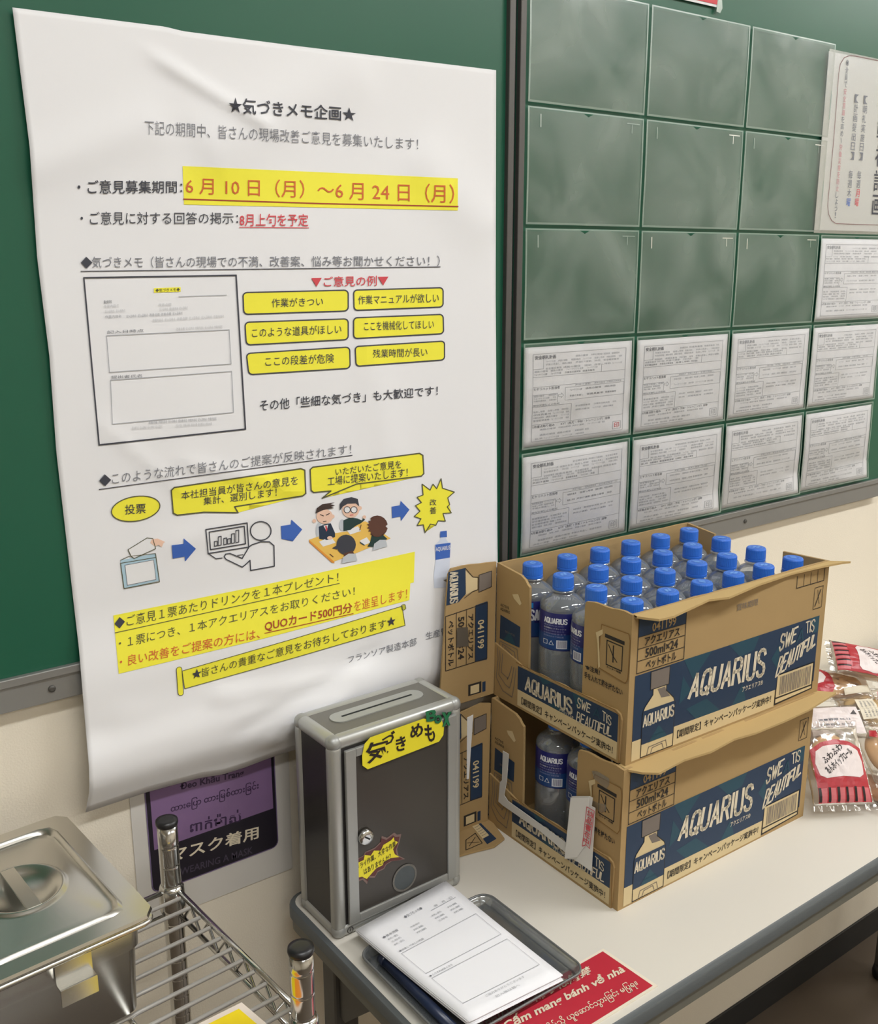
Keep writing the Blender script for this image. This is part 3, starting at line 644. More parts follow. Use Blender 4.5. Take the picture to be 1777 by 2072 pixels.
tp('frame_rail', bm, mat('frame_rail_grey', (112, 111, 102), .5), smooth=True, angle=.6)
tp('under_rail', newbox((-.66, -.752, TZ-.062), (TX1-.05, -.732, TZ-.027), .002), mat('rail_tan', (120, 114, 100), .5))
for lx in (-.672, .800):
    for ly in (-.425, -.735):
        tp('leg', newbox((lx-.018, ly-.018, FZ+.03), (lx+.018, ly+.018, TZ-.03), .005), TLEG)
        b = bmesh.new(); lathe(b, [(FZ, .024), (FZ+.012, .026), (FZ+.03, .022)], 20, (lx, ly, 0)); tp('leg_foot', b, BLACKP, smooth=True)
    b = slab(Face((lx-.012, -.443, 0), (0, -1, 0), (0, 0, 1), (-1, 0, 0)), [(0, .56), (.012, .56), (.11, .655), (.11, .672), (0, .672)], .02); tp('bracket', b, TLEG)
    tp('leg_stretcher', newbox((lx-.010, -.72, .18), (lx+.010, -.44, .20), .003), TLEG)

# ------------------------------------------------------------------ cartons
H = .206; W_ = .272; L_ = .405; TH = .004
def jag(a, b, n, amp, seed):
    rnd = random.Random(seed); return [(a[0]+(b[0]-a[0])*k/n+rnd.uniform(-amp, amp)*.3, a[1]+(b[1]-a[1])*k/n+rnd.uniform(-amp, amp)) for k in range(1, n)]
def brush(Q, part, m, s_, TL, TR, BR, BL, layer=3): Q.strokes(part, m, s_, TL, TR, BR, BL, math.dist(TL, BL)*.11, .3, .035, layer, len(s_))
def long_print(Fs, parent, hide_top):
    Q = Printer(Fs, base=.0004, step=.00015)
    A = 'blue_print'
    Q.poly(A, CBLUE, [(.010, .031), (.303, .029), (.303, .052), (.388, .052), (.388, .020), (.392, .020), (.392, .124), (.010, .122)], 0)
    Q.poly(A, KRAFTL, [(.010, .003), (.300, .003), (.300, .029), (.010, .031)], 0)
    for pts in ([(.10, .123), (.155, .123), (.12, .09)], [(.19, .123), (.255, .123), (.245, .104), (.215, .10)], [(.13, .031), (.18, .030), (.15, .055), (.11, .05)], [(.205, .030), (.235, .030), (.225, .058)], [(.285, .08), (.303, .10), (.302, .06)], [(.37, .124), (.392, .124), (.392, .10), (.382, .098)], [(.095, .06), (.118, .075), (.10, .10)]): Q.poly(A, CTEAL, pts, 1)
    Q.strokes('logo_text', CWHITE, 'AQUARIUS', (.121, .0985), (.271, .103), (.270, .0565), (.113, .0625), .0056, .38)
    Q.trect('logo_text', CWHITE, 'アクエリアス®', .225, .045, .270, .053, .01)
    B = 'slogan_text'
    brush(Q, B, CWHITE, 'SWE', (.304, .114), (.342, .119), (.337, .094), (.301, .088)); brush(Q, B, CTEAL, 'A', (.344, .113), (.358, .113), (.356, .092), (.342, .091)); brush(Q, B, CWHITE, 'TIS', (.360, .121), (.382, .121), (.380, .101), (.362, .102))
    brush(Q, B, CWHITE, 'BEAUTIFUL', (.306, .079), (.390, .099), (.386, .078), (.298, .048))
    D = 'small_text'
    Q.trect(D, CDARK, '【期間限定】キャンペーンパッケージ実施中！', .095, .0115, .292, .0235, .012)
    # barcode box
    K = 'barcode'
    Q.poly(K, CDARK, [(.300, .004), (.390, .008), (.390, .052), (.303, .052)], 0); Q.poly(K, KRAFTL, [(.303, .016), (.387, .016), (.387, .050), (.304, .050)], 1); Q.poly(K, KRAFTL, [(.303, .007), (.387, .010), (.387, .0135), (.303, .0135)], 1)
    rnd = random.Random(3); x = .310
    while x < .381: w_ = rnd.choice((.0008, .0014, .0022)); Q.poly(K, CGREY, [(x, .018), (x+w_, .018), (x+w_, .047), (x, .047)], 2); x += w_+rnd.choice((.0008, .0014))
    # product table
    Tb = 'product_table'
    Q.poly(Tb, CBLUE, [(.012, .174), (.099, .174), (.099, .198), (.012, .198)], 1)
    Q.line(Tb, CDARK, [(.012, .125), (.099, .125), (.099, .200), (.012, .200)], .0011, True)
    for y in (.1415, .158, .174): Q.line(Tb, CDARK, [(.012, y), (.099, y)], .0009)
    Q.trect(Tb, KRAFT, '041199', .036, .176, .080, .188, .02); Q.trect(Tb, CDARK, 'アクエリアス', .024, .160, .088, .172, .02)
    Q.trect(Tb, CDARK, '500ml×24', .026, .1435, .086, .156, .02); Q.trect(Tb, CDARK, 'ペットボトル', .028, .127, .084, .1395, .02)
    # bottle drawing
    Z = 'bottle_drawing'
    Q.poly(Z, CGREY, [(.039, .096), (.073, .096), (.0735, .121), (.0385, .121)], 2)
    body = [(.044, .096), (.044, .088), (.030, .074), (.0265, .066), (.0265, .004), (.087, .004), (.087, .066), (.084, .074), (.069, .088), (.069, .096)]
    Q.poly(Z, KRAFTL, body, 1); Q.line(Z, CDARK, body, .0012, False, 3); Q.line(Z, CDARK, [(.039, .096), (.073, .096), (.0735, .121), (.0385, .121)], .001, True, 3)
    Q.poly(Z, CGREY, [(.052, .094), (.066, .094), (.070, .086), (.077, .078), (.060, .080)], 2)
    Q.poly(Z, CBLUE, [(.0265, .022), (.0865, .022), (.0865, .069), (.0265, .069)], 3); Q.poly(Z, CTEAL, [(.04, .022), (.075, .022), (.058, .042)], 4)
    Q.strokes(Z, CWHITE, 'AQUARIUS', (.0285, .063), (.085, .065), (.085, .047), (.0285, .046), .0024, .34, 0, 5); Q.trect(Z, CTEAL, 'ACTIVE WATER', .045, .028, .07, .031, .0, 5)
    for w_ in (.005, .012): Q.line(Z, CGREY, [(.033+w_, .004), (.036+w_, .017-w_*.4), (.078-w_, .018-w_*.4), (.081-w_, .006)], .0012, False, 3)
    # corner icon and stencil frame
    Q.line('icon_print', CDARK, [(.374, .137), (.394, .137), (.394, .170), (.374, .170)], .0009, True); Q.line('icon_print', CDARK, [(.378, .141), (.389, .165)], .0016); Q.line('icon_print', CDARK, [(.388, .143), (.381, .166)], .0008)
    if not hide_top:
        Q.line('icon_print', CDARK, [(.330, .196), (.330, .178), (.394, .178), (.394, .196)], .0012)
        for x in (.346, .362, .378): Q.line('icon_print', CDARK, [(x, .196), (x, .178)], .0008)
        Q.trect('icon_print', CGREY, '賞味期限', .20, .170, .245, .180, .0)
    Q.build(parent)
def end_print(Fe, lip, right, left):
    Q = Printer(lambda u, v, off: Fe(u, v, off+.003), base=.0004, step=.00015)     # on the lip (stands 3 mm proud)
    # here u runs from the left edge of the face (0) to the near corner (W_)
    U = lambda w_: W_-w_
    Q.poly('blue_print', CBLUE, [(U(.216), .029), (U(.013), .029), (U(.013), .068), (U(.216), .065)], 0)
    Q.poly('blue_print', KRAFTL, [(U(.216), .004), (U(.013), .004), (U(.013), .029), (U(.216), .029)], 0)
    for pts in ([(U(.10), .067), (U(.075), .067), (U(.09), .045)], [(U(.15), .030), (U(.11), .030), (U(.125), .042)], [(U(.17), .066), (U(.14), .066), (U(.16), .056)]): Q.poly('blue_print', CTEAL, pts, 1)
    Q.strokes('logo_text', CWHITE, 'AQUARIUS', (U(.196), .057), (U(.101), .057), (U(.099), .0335), (U(.198), .0335), .0037, .34)
    Q.trect('logo_text', CWHITE, 'アクエリアス®', U(.125), .0295, U(.096), .0335, .01)
    brush(Q, 'slogan_text', CWHITE, 'SWE', (U(.088), .064), (U(.063), .063), (U(.065), .0495), (U(.090), .0485)); brush(Q, 'slogan_text', CTEAL, 'A', (U(.057), .062), (U(.047), .062), (U(.046), .048), (U(.058), .048)); brush(Q, 'slogan_text', CWHITE, 'TIS', (U(.041), .063), (U(.025), .060), (U(.025), .047), (U(.041), .049))
    brush(Q, 'slogan_text', CWHITE, 'BEAUTIFUL', (U(.088), .043), (U(.022), .046), (U(.024), .032), (U(.090), .027))
    Q.trect('small_text', CDARK, '【期間限定】キャンペーンパッケージ実施中！', U(.206), .009, U(.020), .0205, .012)
    Q.line('cut_line', KRAFTD, [(U(.220), .069), (U(.020), .072), (U(.010), .066), (U(.008), .002)], .0012)
    for k in (0, .006, .012): Q.line('bottle_drawing', CGREY, [(U(.264-k), .078-k*.5), (U(.262-k*.8), .06), (U(.266-k), .03+k), (U(.250-k), .014+k*2), (U(.228+k), .012+k*2), (U(.224+k), .03+k), (U(.220+k*.8), .06)], .0012)
    Q.build(lip)
    Q = Printer(Fe, base=.0004, step=.00015)
    Q.trect('warning_text', CDARK, '☚注意！', U(.080), .107, U(.052), .115, .02); Q.trect('warning_text', CDARK, '手を入れて箱を持たない', U(.081), .094, U(.010), .1035, .02)
    Q.poly('handle_flap', KRAFT, [(U(.056), .118), (U(.052), .178), (U(.004), .180), (U(.001), .172), (U(.002), .120), (U(.006), .113)], 3)
    Q.line('handle_flap', KRAFTD, [(U(.056), .118), (U(.052), .178), (U(.004), .180), (U(.001), .172), (U(.002), .120), (U(.006), .113)], .001, True, 4)
    Q.poly('torn_layer', KRAFTL, [(U(.058), .150), (U(.062), .164), (U(.050), .172), (U(.049), .166), (U(.056), .160), (U(.054), .140), (U(.052), .120), (U(.055), .116)], 5)
    Q.line('knife_icon', CDARK, [(U(.041), .127), (U(.013), .127), (U(.013), .160), (U(.041), .160)], .0016, True, 5)
    Q.line('knife_icon', CDARK, [(U(.038), .155), (U(.030), .143), (U(.022), .136)], .0014, False, 5); Q.line('knife_icon', CDARK, [(U(.029), .134), (U(.029), .156)], .0022, False, 5)
    Q.trect('knife_icon', CDARK, 'カッター厳禁', U(.040), .1225, U(.014), .1255, .02, 5); Q.poly('knife_icon', CDARK, [(U(.045), .163), (U(.010), .163), (U(.010), .168), (U(.045), .168)], 5)
    Q.build(right)
    Q = Printer(Fe, base=.0004, step=.00015)
    Q.poly('blue_print', CBLUE, [(U(.263), .092), (U(.217), .092), (U(.216), .124), (U(.262), .129)], 0); Q.poly('blue_print', CTEAL, [(U(.255), .092), (U(.225), .092), (U(.24), .11)], 1)
    Q.trect('blue_print', CGREY, 'カロリーオフ水', U(.250), .105, U(.228), .109, .01, 2)
    Q.trect('small_text', CDARK, 'AQUARIUS', U(.262), .136, U(.240), .141, .01); Q.trect('small_text', CDARK, 'ACTIVE', U(.262), .143, U(.242), .147, .01)
    for k in (0, .006, .012): Q.line('bottle_drawing', CGREY, [(U(.262-k), .088-k*.5), (U(.222+k), .088-k), (U(.218+k*.8), .06), (U(.224+k), .02+k), (U(.250-k), .016+k*2), (U(.266-k*.8), .05), (U(.262-k), .088-k*.5)], .0012)
    Q.poly('torn_layer', KRAFTL, [(U(.235), .168), (U(.222), .172), (U(.214), .160), (U(.218), .156), (U(.232), .163)], 1)
    Q.build(left)
FLAP_PX = {True: [(1289, 1246), (1302, 1248), (1334, 1252), (1364, 1245), (1435, 1212), (1476, 1207), (1536, 1181), (1602, 1159), (1667, 1144), (1705, 1137), (1722, 1135)],
           False: [(1268, 1556), (1300, 1562), (1334, 1563), (1385, 1536), (1440, 1519), (1486, 1494), (1531, 1481), (1587, 1458), (1637, 1435), (1693, 1400)]}
def carton(Q0, th, upper, label):
    e1 = V((math.cos(th), math.sin(th), 0)); e2 = V((-math.sin(th), math.cos(th), 0)); up = V((0, 0, 1))
    t = thing('drink_carton', label, 'carton', Q0, group='cardboard drink cartons stacked on the table')
    Fs = Face(Q0, e1, up, -e2); Fb = Face(Q0+W_*e2+L_*e1, -e1, up, e2)
    Fe = Face(Q0+W_*e2, -e2, up, -e1); Fx = Face(Q0+L_*e1, e2, up, e1)
    def K(n, b, m=KRAFT): return _rel(obj(n, b, m), t)
    class Local(Face):
        pass
    lf = K('side_panel', slab(Fs, [(0, 0), (L_, 0), (L_, H)] + jag((L_, H), (0, H), 14, .0008, 5) + [(0, H)], TH))
    K('side_panel', slab(Fb, [(0, 0), (L_, 0), (L_, H)] + jag((L_, H), (0, H), 14, .0008, 6) + [(0, H)], TH))
    K('bottom_panel', slab(Face(Q0+up*TH, e1, e2, up), [(TH, TH), (L_-TH, TH), (L_-TH, W_-TH), (TH, W_-TH)], TH*.9))
    U = lambda w_: W_-w_
    right = K('corner_panel', slab(Fe, [(U(.085), .0), (W_-TH, 0), (W_-TH, H)] + jag((W_-TH, H), (U(.078), H-.003), 7, .0016, 8) + [(U(.083), H-.006), (U(.085), H-.013)], TH))
    left = K('corner_panel', slab(Fe, [(TH, 0), (U(.197), 0), (U(.197), .10), (U(.198), H-.018)] + jag((U(.198), H-.018), (U(.222), H), 5, .002, 9) + [(TH, H)], TH))
    lip = K('tear_off_lip', slab(Face(Fe.O+Fe.n*.003, Fe.eu, Fe.ev, Fe.n), [(.0005, 0), (U(.010), 0), (U(.007), .062), (U(.010), .069), (U(.018), .0725)] + jag((U(.018), .0725), (U(.216), .067), 16, .0012, 4) + [(U(.222), .072), (.0005, .083)], .0028))
    K('corner_panel', slab(Fx, [(TH, 0), (.075, 0), (.078, H-.004), (TH, H)], TH)); K('corner_panel', slab(Fx, [(.205, 0), (W_-TH, 0), (W_-TH, H), (.210, H-.006)], TH))
    K('end_lip', slab(Fx, [(.075, 0), (.205, 0), (.205, .070)]+jag((.205, .07), (.075, .07), 8, .001, 2)+[(.075, .070)], TH))
    # torn strip of the top flap, folded outward along the long side
    zt = Q0.z+H
    outer = [at(px, py, 2, zt) for px, py in FLAP_PX[upper]]
    inn = []
    for i, p in enumerate(outer):
        u = (p-Q0).dot(e1); u = max(0.0, min(L_, u)); inn.append(Fs(u, H, 0 if upper else -.016)-up*.0002)
    bm = bmesh.new(); n = len(outer)
    for i in range(n): outer[i] = outer[i].copy(); 
    for lo in (0, -.003):
        pass
    a = [bm.verts.new(p) for p in inn]; b = [bm.verts.new(p-up*.0005) for p in outer]; a2 = [bm.verts.new(p-up*.0035) for p in inn]; b2 = [bm.verts.new(p-up*.0035) for p in outer]
    for i in range(n-1):
        for q in ((a[i], b[i], b[i+1], a[i+1]), (a2[i], a2[i+1], b2[i+1], b2[i]), (b[i], b2[i], b2[i+1], b[i+1])):
            try: bm.faces.new(q)
            except ValueError: pass
    bmesh.ops.remove_doubles(bm, verts=bm.verts, dist=.00005)
    fl = K('torn_flap', bm, mat('kraft_lit', (192, 164, 114), .85, spec=.15, var=((14, 14, 14), .04)))  # paler copy of the kraft: light falling on the flap is painted in
    for pr, (f_, hd) in ((lf, (Fs, not upper)),): long_print(f_, None, hd) if False else None
    return t, Fs, Fe, Fb, lf, lip, right, left
def attach(fn, t, *args):
    before = set(C.objects); fn(*args)
    for o in set(C.objects)-before: pass
def carton_full(Q0, th, upper, label):
    t, Fs, Fe, Fb, lf, lip, right, left = carton(Q0, th, upper, label)
    long_print(Fs, lf, not upper); end_print(Fe, lip, right, left)
    return t, Fs, Fe, Fb
Q_lo = V((-.3702, -.6392, TZ)); Q_up = V((-.360, -.6315, TZ+.2061))
c_lo, Fs_l, Fe_l, Fb_l = carton_full(Q_lo, -.018, False, 'lower blue-printed cardboard drink carton resting on the white table')
c_up, Fs_u, Fe_u, Fb_u = carton_full(Q_up, -.0307, True, 'upper open cardboard drink carton full of blue-capped bottles')

# opened end flaps swung out to the left of each carton
def swing_flap(Fb, carton_t, upper):
    O = Fb(L_, 0, 0); FF = Face(O+(Fb.n)*(-.001), Fb.eu*-1, Fb.ev, Fb.n*-1)      # u: 0 at the carton, negative to the left
    K = lambda n, b, m=KRAFT: _rel(obj(n, b, m), carton_t)
    if upper:
        pts = [(-.004, .002), (-.002, .208)]+jag((-.002, .208), (-.078, .214), 5, .001, 21)+[(-.083, .212), (-.088, .204)]+jag((-.088, .204), (-.104, .002), 12, .0008, 22)+[(-.104, .002)]
    else:
        pts = [(-.006, .0), (-.002, .198), (-.02, .203), (-.06, .198), (-.085, .185), (-.10, .10), (-.104, .03), (-.06, .0)]
    pn = K('swung_flap', slab(FF, pts, .003))
    Q = Printer(FF, base=.0004, step=.00015)
    def vt(part, m_, s_, xl, xr, yt, yb, bold=.02, layer=3):   # text turned a quarter clockwise: reads downward, tops to the right
        Q.text(part, m_, s_, (xr, yt), (xr, yb), (xl, yb), (xl, yt), bold, layer)
    dz = 0 if upper else -.012
    Q.poly('blue_print', CBLUE, [(-.088, .208+dz), (-.058, .209+dz), (-.057, .170+dz), (-.070, .160+dz), (-.0915, .159+dz)], 0)
    Q.strokes('logo_text', CWHITE, 'AQUARIUS', (-.071, .2065+dz), (-.071, .161+dz), (-.086, .161+dz), (-.086, .2065+dz), .0023, .34)
    Q.poly('bottle_drawing', KRAFTL, [(-.058, .205+dz), (-.045, .192+dz), (-.036, .190+dz), (-.036, .173+dz), (-.045, .172+dz), (-.058, .168+dz)], 0); Q.line('bottle_drawing', CDARK, [(-.058, .208+dz), (-.045, .193+dz), (-.036, .191+dz), (-.036, .172+dz), (-.045, .171+dz), (-.060, .164+dz)], .001)
    Q.poly('bottle_drawing', CGREY, [(-.034, .194+dz), (-.011, .196+dz), (-.011, .172+dz), (-.034, .168+dz)], 1); Q.line('bottle_drawing', CDARK, [(-.034, .194+dz), (-.011, .196+dz), (-.011, .172+dz), (-.034, .168+dz)], .001, True, 2)
    X = (-.093, -.074, -.056, -.040, -.018); y1, y0 = .147+dz, .062+dz
    Q.poly('product_table', CBLUE, [(X[3], y1+.002), (X[4], y1+.004), (X[4], y0-.002), (X[3], y0-.001)], 1); Q.line('product_table', CDARK, [(X[0], y1-.004), (X[4], y1+.002), (X[4], y0), (X[0], y0-.002)], .0011, True)
    for x in X[1:4]: Q.line('product_table', CDARK, [(x, y1-.002), (x, y0)], .0009)
    vt('product_table', KRAFTL, '041199', -.036, -.024, y1-.022, y0+.018, .02); vt('product_table', CDARK, 'アクエリアス', -.053, -.043, y1-.010, y0+.006)
    vt('product_table', CDARK, '500ml×24', -.071, -.060, y1-.010, y0+.010); vt('product_table', CDARK, 'ペットボトル', -.089, -.078, y1-.012, y0+.004)
    if upper:
        Q.poly('tape_scrap', mat('tape_brown', (96, 88, 78), .35), [(-.073, .122), (-.054, .119), (-.052, .089), (-.074, .092)], 5)
    Q.poly('blue_print', CDARK, [(-.052, .028), (-.028, .028), (-.028, .010), (-.052, .010)], 0); Q.poly('blue_print', KRAFTL, [(-.048, .025), (-.032, .025), (-.032, .012), (-.048, .012)], 1); Q.poly('blue_print', CBLUE, [(-.026, .026), (-.02, .026), (-.02, .010), (-.026, .010)], 0)
    Q.build(pn)
    if not upper:    # bottom flap folded down onto the table
        D = Face(V((Fb.O.x, Fb.O.y, TZ+.004)), (1, 0, 0), (0, 1, 0), (0, 0, 1))
        pp = [at(x, y, 2, TZ+.004) for x, y in ((932, 1650), (968, 1622), (1021, 1696), (1000, 1712), (960, 1722), (932, 1730), (915, 1735), (900, 1700))]
        pts = [((p-D.O).x, (p-D.O).y) for p in pp]
        fn = K('folded_flap', slab(D, pts, .003)); Q = Printer(D, base=.0004, step=.00015)
        f = lambda *L: [((at(x, y, 2, TZ+.0045)-D.O).x, (at(x, y, 2, TZ+.0045)-D.O).y) for x, y in L]
        Q.poly('blue_print', CBLUE, f((942, 1652), (950, 1642), (1005, 1697), (986, 1708)), 0); Q.poly('blue_print', KRAFTL, f((947, 1662), (958, 1656), (990, 1690), (977, 1697)), 1)
        for k in range(8): Q.line('blue_print', CGREY, f((950+k*3.6, 1663+k*4.1), (959+k*3.6, 1658+k*4.1)), .001, False, 2)
        Q.line('icon_print', CDARK, f((943, 1700), (962, 1686), (976, 1706), (943, 1720)), .0012, True); Q.line('icon_print', CDARK, f((946, 1706), (970, 1704)), .001); Q.line('icon_print', CDARK, f((950, 1712), (962, 1694)), .001)
        Q.build(fn)
swing_flap(Fb_u, c_up, True); swing_flap(Fb_l, c_lo, False)
# white slip pushed between the flap and the comment box
S_ = Face(at(950, 1575, 1, -.40), V((.94, .34, 0)).normalized(), (0, 0, 1), V((.34, -.94, 0)).normalized())
t = thing('paper_slip', 'narrow white paper slip with red print beside the comment box', 'paper', S_(0, 0))
pu = [S_.uv(x, y) for x, y in ((945, 1577), (949, 1576), (958, 1446), (946, 1452))]
_rel(obj('slip_sheet', slab(S_, pu, .0005), PAPER), t)

# ------------------------------------------------------------------ packing slip and strap on the lower carton
t = thing('packing_slip', 'white packing slip with red lettering hanging on the lower carton lip', 'paper slip', Fe_l(.2, .05, .01))
FT = Face(Fe_l.O+Fe_l.n*.0075, Fe_l.eu, Fe_l.ev, Fe_l.n)
def c7(x, y): return FT.uv(880+x*.5048, 1380+y*.5048)
WP = mat('slip_paper', (232, 230, 226), .6)
_rel(obj('slip_sheet', slab(FT, [c7(*p) for p in ((550, 458), (620, 458), (633, 464), (628, 498), (643, 505), (640, 560), (628, 760), (560, 712), (522, 708), (530, 620))], .0006), WP), t)
_rel(obj('slip_fold', slab(Face(FT.O+FT.n*.0018, FT.eu, FT.ev, FT.n), [c7(*p) for p in ((548, 462), (622, 462), (606, 655), (575, 700), (524, 706))], .0006), mat('slip_paper_b', (240, 238, 234), .6)), t)
Q = Printer(Face(FT.O+FT.n*.0006, FT.eu, FT.ev, FT.n), base=.0016)
Q.line('red_mark', RED, [c7(615, 498), c7(645, 515), c7(626, 665), c7(612, 650), c7(597, 655), c7(615, 498)], .001, False, 2)
Q.vtext('red_mark', RED, '納品書在中', c7(631, 512), c7(611, 650), .0105, .02, 3)
for k, o in Q.build(None).items(): _rel(o, t)
t = thing('sealing_strap', 'white plastic strap stuck along the lower carton end and its left corner', 'strap', Fe_l(.05, .05, .01))
_rel(obj('strap_band', slab(Face(Fe_l.O+Fe_l.n*.0062, Fe_l.eu, Fe_l.ev, Fe_l.n), [c7(*p) for p in ((270, 277), (293, 290), (285, 400), (275, 455), (290, 478), (425, 575), (522, 645), (522, 686), (420, 600), (268, 495), (252, 480), (258, 402), (266, 395))], .0008), mat('strap_white', (222, 220, 216), .45)), t)
TAPE = film('clear_tape', (.9, .86, .78, 1), .25, (226, 210, 180), .2, .4)
for pts in ([(632, 355), (655, 358), (700, 385), (702, 410), (690, 428), (640, 385)], [(632, 472), (660, 485), (688, 490), (690, 515), (672, 524), (636, 498)]):
    _rel(obj('tape_scrap', slab(Face(Fe_l.O+Fe_l.n*.0012, Fe_l.eu, Fe_l.ev, Fe_l.n), [Fe_l.uv(880+x*.5048, 1380+y*.5048) for x, y in pts], .0006), TAPE), c_lo)

# ------------------------------------------------------------------ bottles
PET = film('pet_plastic', (.93, .95, .97, 1), .30, (186, 194, 202), .05, .30, None, .07)
CAPM = mat('cap_blue', (50, 114, 218), .38, spec=.5); CAPL = mat('cap_light', (112, 166, 238), .4)
LBL = mat('label_navy', (34, 36, 104), .3); LBL2 = mat('label_blue', (28, 66, 124), .3); LCY = mat('label_cyan', (40, 140, 214), .3); LWH = mat('label_white', (232, 234, 240), .4); LGY = mat('label_grey', (140, 146, 190), .4)
bm = bmesh.new()
lathe(bm, [(0, .020), (.0015, .027), (.006, .031), (.014, .0318), (.040, .0318), (.044, .0314), (.048, .0318), (.094, .0318), (.097, .0318), (.100, .0314), (.157, .0314), (.159, .0318), (.1625, .0312), (.167, .0282), (.1715, .0232), (.175, .0182), (.1775, .0140), (.1795, .0135), (.1805, .0160), (.1822, .0160), (.183, .0128), (.186, .0125)], 40)
me_b = bpy.data.meshes.new('bottle_body'); bm.to_mesh(me_b); bm.free(); me_b.materials.append(PET)
for p in me_b.polygons: p.use_smooth = True
bm = bmesh.new()
lathe(bm, [(.1835, .0148), (.1870, .0150), (.1874, .0143), (.1880, .0143), (.1884, .0149), (.2015, .0147), (.2034, .0136), (.2038, .0128)], 72, rfun=lambda t, z: (1-.018*(int(round(t/(2*math.pi)*72)) % 2)) if .1880 < z < .2020 else 1)
me_c = bpy.data.meshes.new('cap'); bm.to_mesh(me_c); bm.free(); me_c.materials.append(CAPM)
bm = bmesh.new(); lathe(bm, [(.1015, .0315), (.103, .0320), (.1545, .0320), (.156, .0315)], 40, capb=False, capt=False)
me_l = bpy.data.meshes.new('label_sleeve'); bm.to_mesh(me_l); bm.free(); me_l.materials.append(LBL)
for p in me_l.polygons: p.use_smooth = True
R0 = .0320
def cyl(a, b, off=0): th = a/R0; return V((math.cos(th)*(R0+off), math.sin(th)*(R0+off), .103+(b-.072)*.858))
Q = Printer(cyl, cut=.004, base=.0002, step=.00008); full = math.pi*R0
Q.poly('label_print', LBL2, [(-full, .0722), (full, .0722), (full, .100), (-full, .096)], 0)
Q.strokes('label_print', LWH, 'AQUARIUS', (-.017, .126), (.017, .126), (.017, .116), (-.017, .116), .0016, .34, 0, 2)
for k in range(5): Q.trect('label_print', LGY if k != 1 else LWH, ['清涼飲料水のむ', '水分補給とリフレッシュ', '栄養成分表示あたり', 'お客様相談室まで', '賞味期限枠外下部記載'][k], -.018, .1115-k*.0046, .013+.003*(k % 2), .1142-k*.0046, .0, 2)
Q.line('label_print', LWH, [(-.018, .080), (-.011, .080), (-.011, .087), (-.018, .087)], .0007, True, 2); Q.line('label_print', LWH, [(-.008, .080), (-.001, .080), (-.0045, .087)], .0007, True, 2)
Q.poly('label_print', LWH, [(.003, .0745), (.018, .0745), (.018, .089), (.003, .089)], 1)
for k in range(10): Q.poly('label_print', LBL, [(.0045+k*.0013, .076), (.0051+k*.0013, .076), (.0051+k*.0013, .088), (.0045+k*.0013, .088)], 2)
for k in range(3): Q.rr('label_print', LWH if k < 2 else LCY, ((.026, .126-k*.009), (.040, .126-k*.009), (.038, .120-k*.009), (.024, .120-k*.009)), .2, .4, 1)
Q.poly('label_print', LCY, [(full-.028, .1315), (full-.002, .1315), (full-.002, .122)], 1)
Q.strokes('label_print', LWH, 'AQUARIUS', (full-.045, .120), (full-.001, .120), (full-.001, .100), (full-.045, .100), .0028, .34, 0, 2)
Q.strokes('label_print', LWH, 'AQUARIUS', (-full+.001, .120), (-full+.045, .120), (-full+.045, .100), (-full+.001, .100), .0028, .34, 0, 2)
me_p = Q.build(None)['label_print']; mp_ = me_p.data; bpy.data.objects.remove(me_p)
Q = Printer(lambda a, b, off: V((a, b, .2038+off)), base=.0002)
ring = [(.0096*math.cos(2*math.pi*k/24), .0096*math.sin(2*math.pi*k/24)) for k in range(24)]
Q.line('cap_mark', CAPL, ring, .0006, True, 0); Q.poly('cap_mark', CAPL, [(-.008, -.001), (.001, -.005), (.008, .001), (-.001, .005)], 1); Q.line('cap_mark', CAPM, [(-.006, -.004), (.006, .004)], .0012, False, 2)
o = Q.build(None)['cap_mark']; mk_ = o.data; bpy.data.objects.remove(o)
def bottle(P0, rz, label, group):
    t = thing('drink_bottle', label, 'bottle', P0, (0, 0, rz), group)
    link('bottle_body', me_b, t); c = link('cap', me_c, t); c['label'] = 'blue ribbed screw cap'; link('cap_mark', mk_, c)
    l = link('label_sleeve', me_l, t); link('label_print', mp_, l)
UC = [.037+.0663*k for k in range(6)]; WR = [.0367+.0662*k for k in range(4)]
e1u = Fs_u.eu; e2u = -Fs_u.n
rown = ['front row', 'second row', 'third row', 'back row']
coln = ['leftmost', 'second from left', 'third from left', 'fourth from left', 'fifth from left', 'rightmost']
for j, w_ in enumerate(WR):
    for i, u_ in enumerate(UC):
        P0 = Q_up + e1u*(u_+random.uniform(-.0004, .0004)) + e2u*(w_+random.uniform(-.0004, .0004)) + V((0, 0, TH+.0005))
        rz = random.uniform(0, 6.28)
        if (i, j) == (0, 2): rz = math.radians(208)
        if (i, j) == (0, 1): rz = math.radians(160)
        if (i, j) == (0, 3): rz = math.radians(55)
        bottle(P0, rz, 'blue-capped clear bottle in the upper carton, %s, %s' % (rown[j], coln[i]), 'blue-capped bottles in the upper carton')
e1l = Fs_l.eu; e2l = -Fs_l.n
for (i, w_, rz, lb) in ((0, .170, 208, 'blue-labelled bottle seen left of centre in the lower carton opening'), (0, .1035, 196, 'blue-labelled bottle beside the torn panel in the lower carton opening'),
                   (1, .190, 60, 'dim bottle behind the left one in the lower carton opening'), (1, .120, 100, 'dim bottle behind the middle of the lower carton opening')):
    bottle(Q_lo + e1l*(.042+.068*i) + e2l*w_ + V((0, 0, TH+.0005)), math.radians(rz), lb, 'bottles in the lower carton')

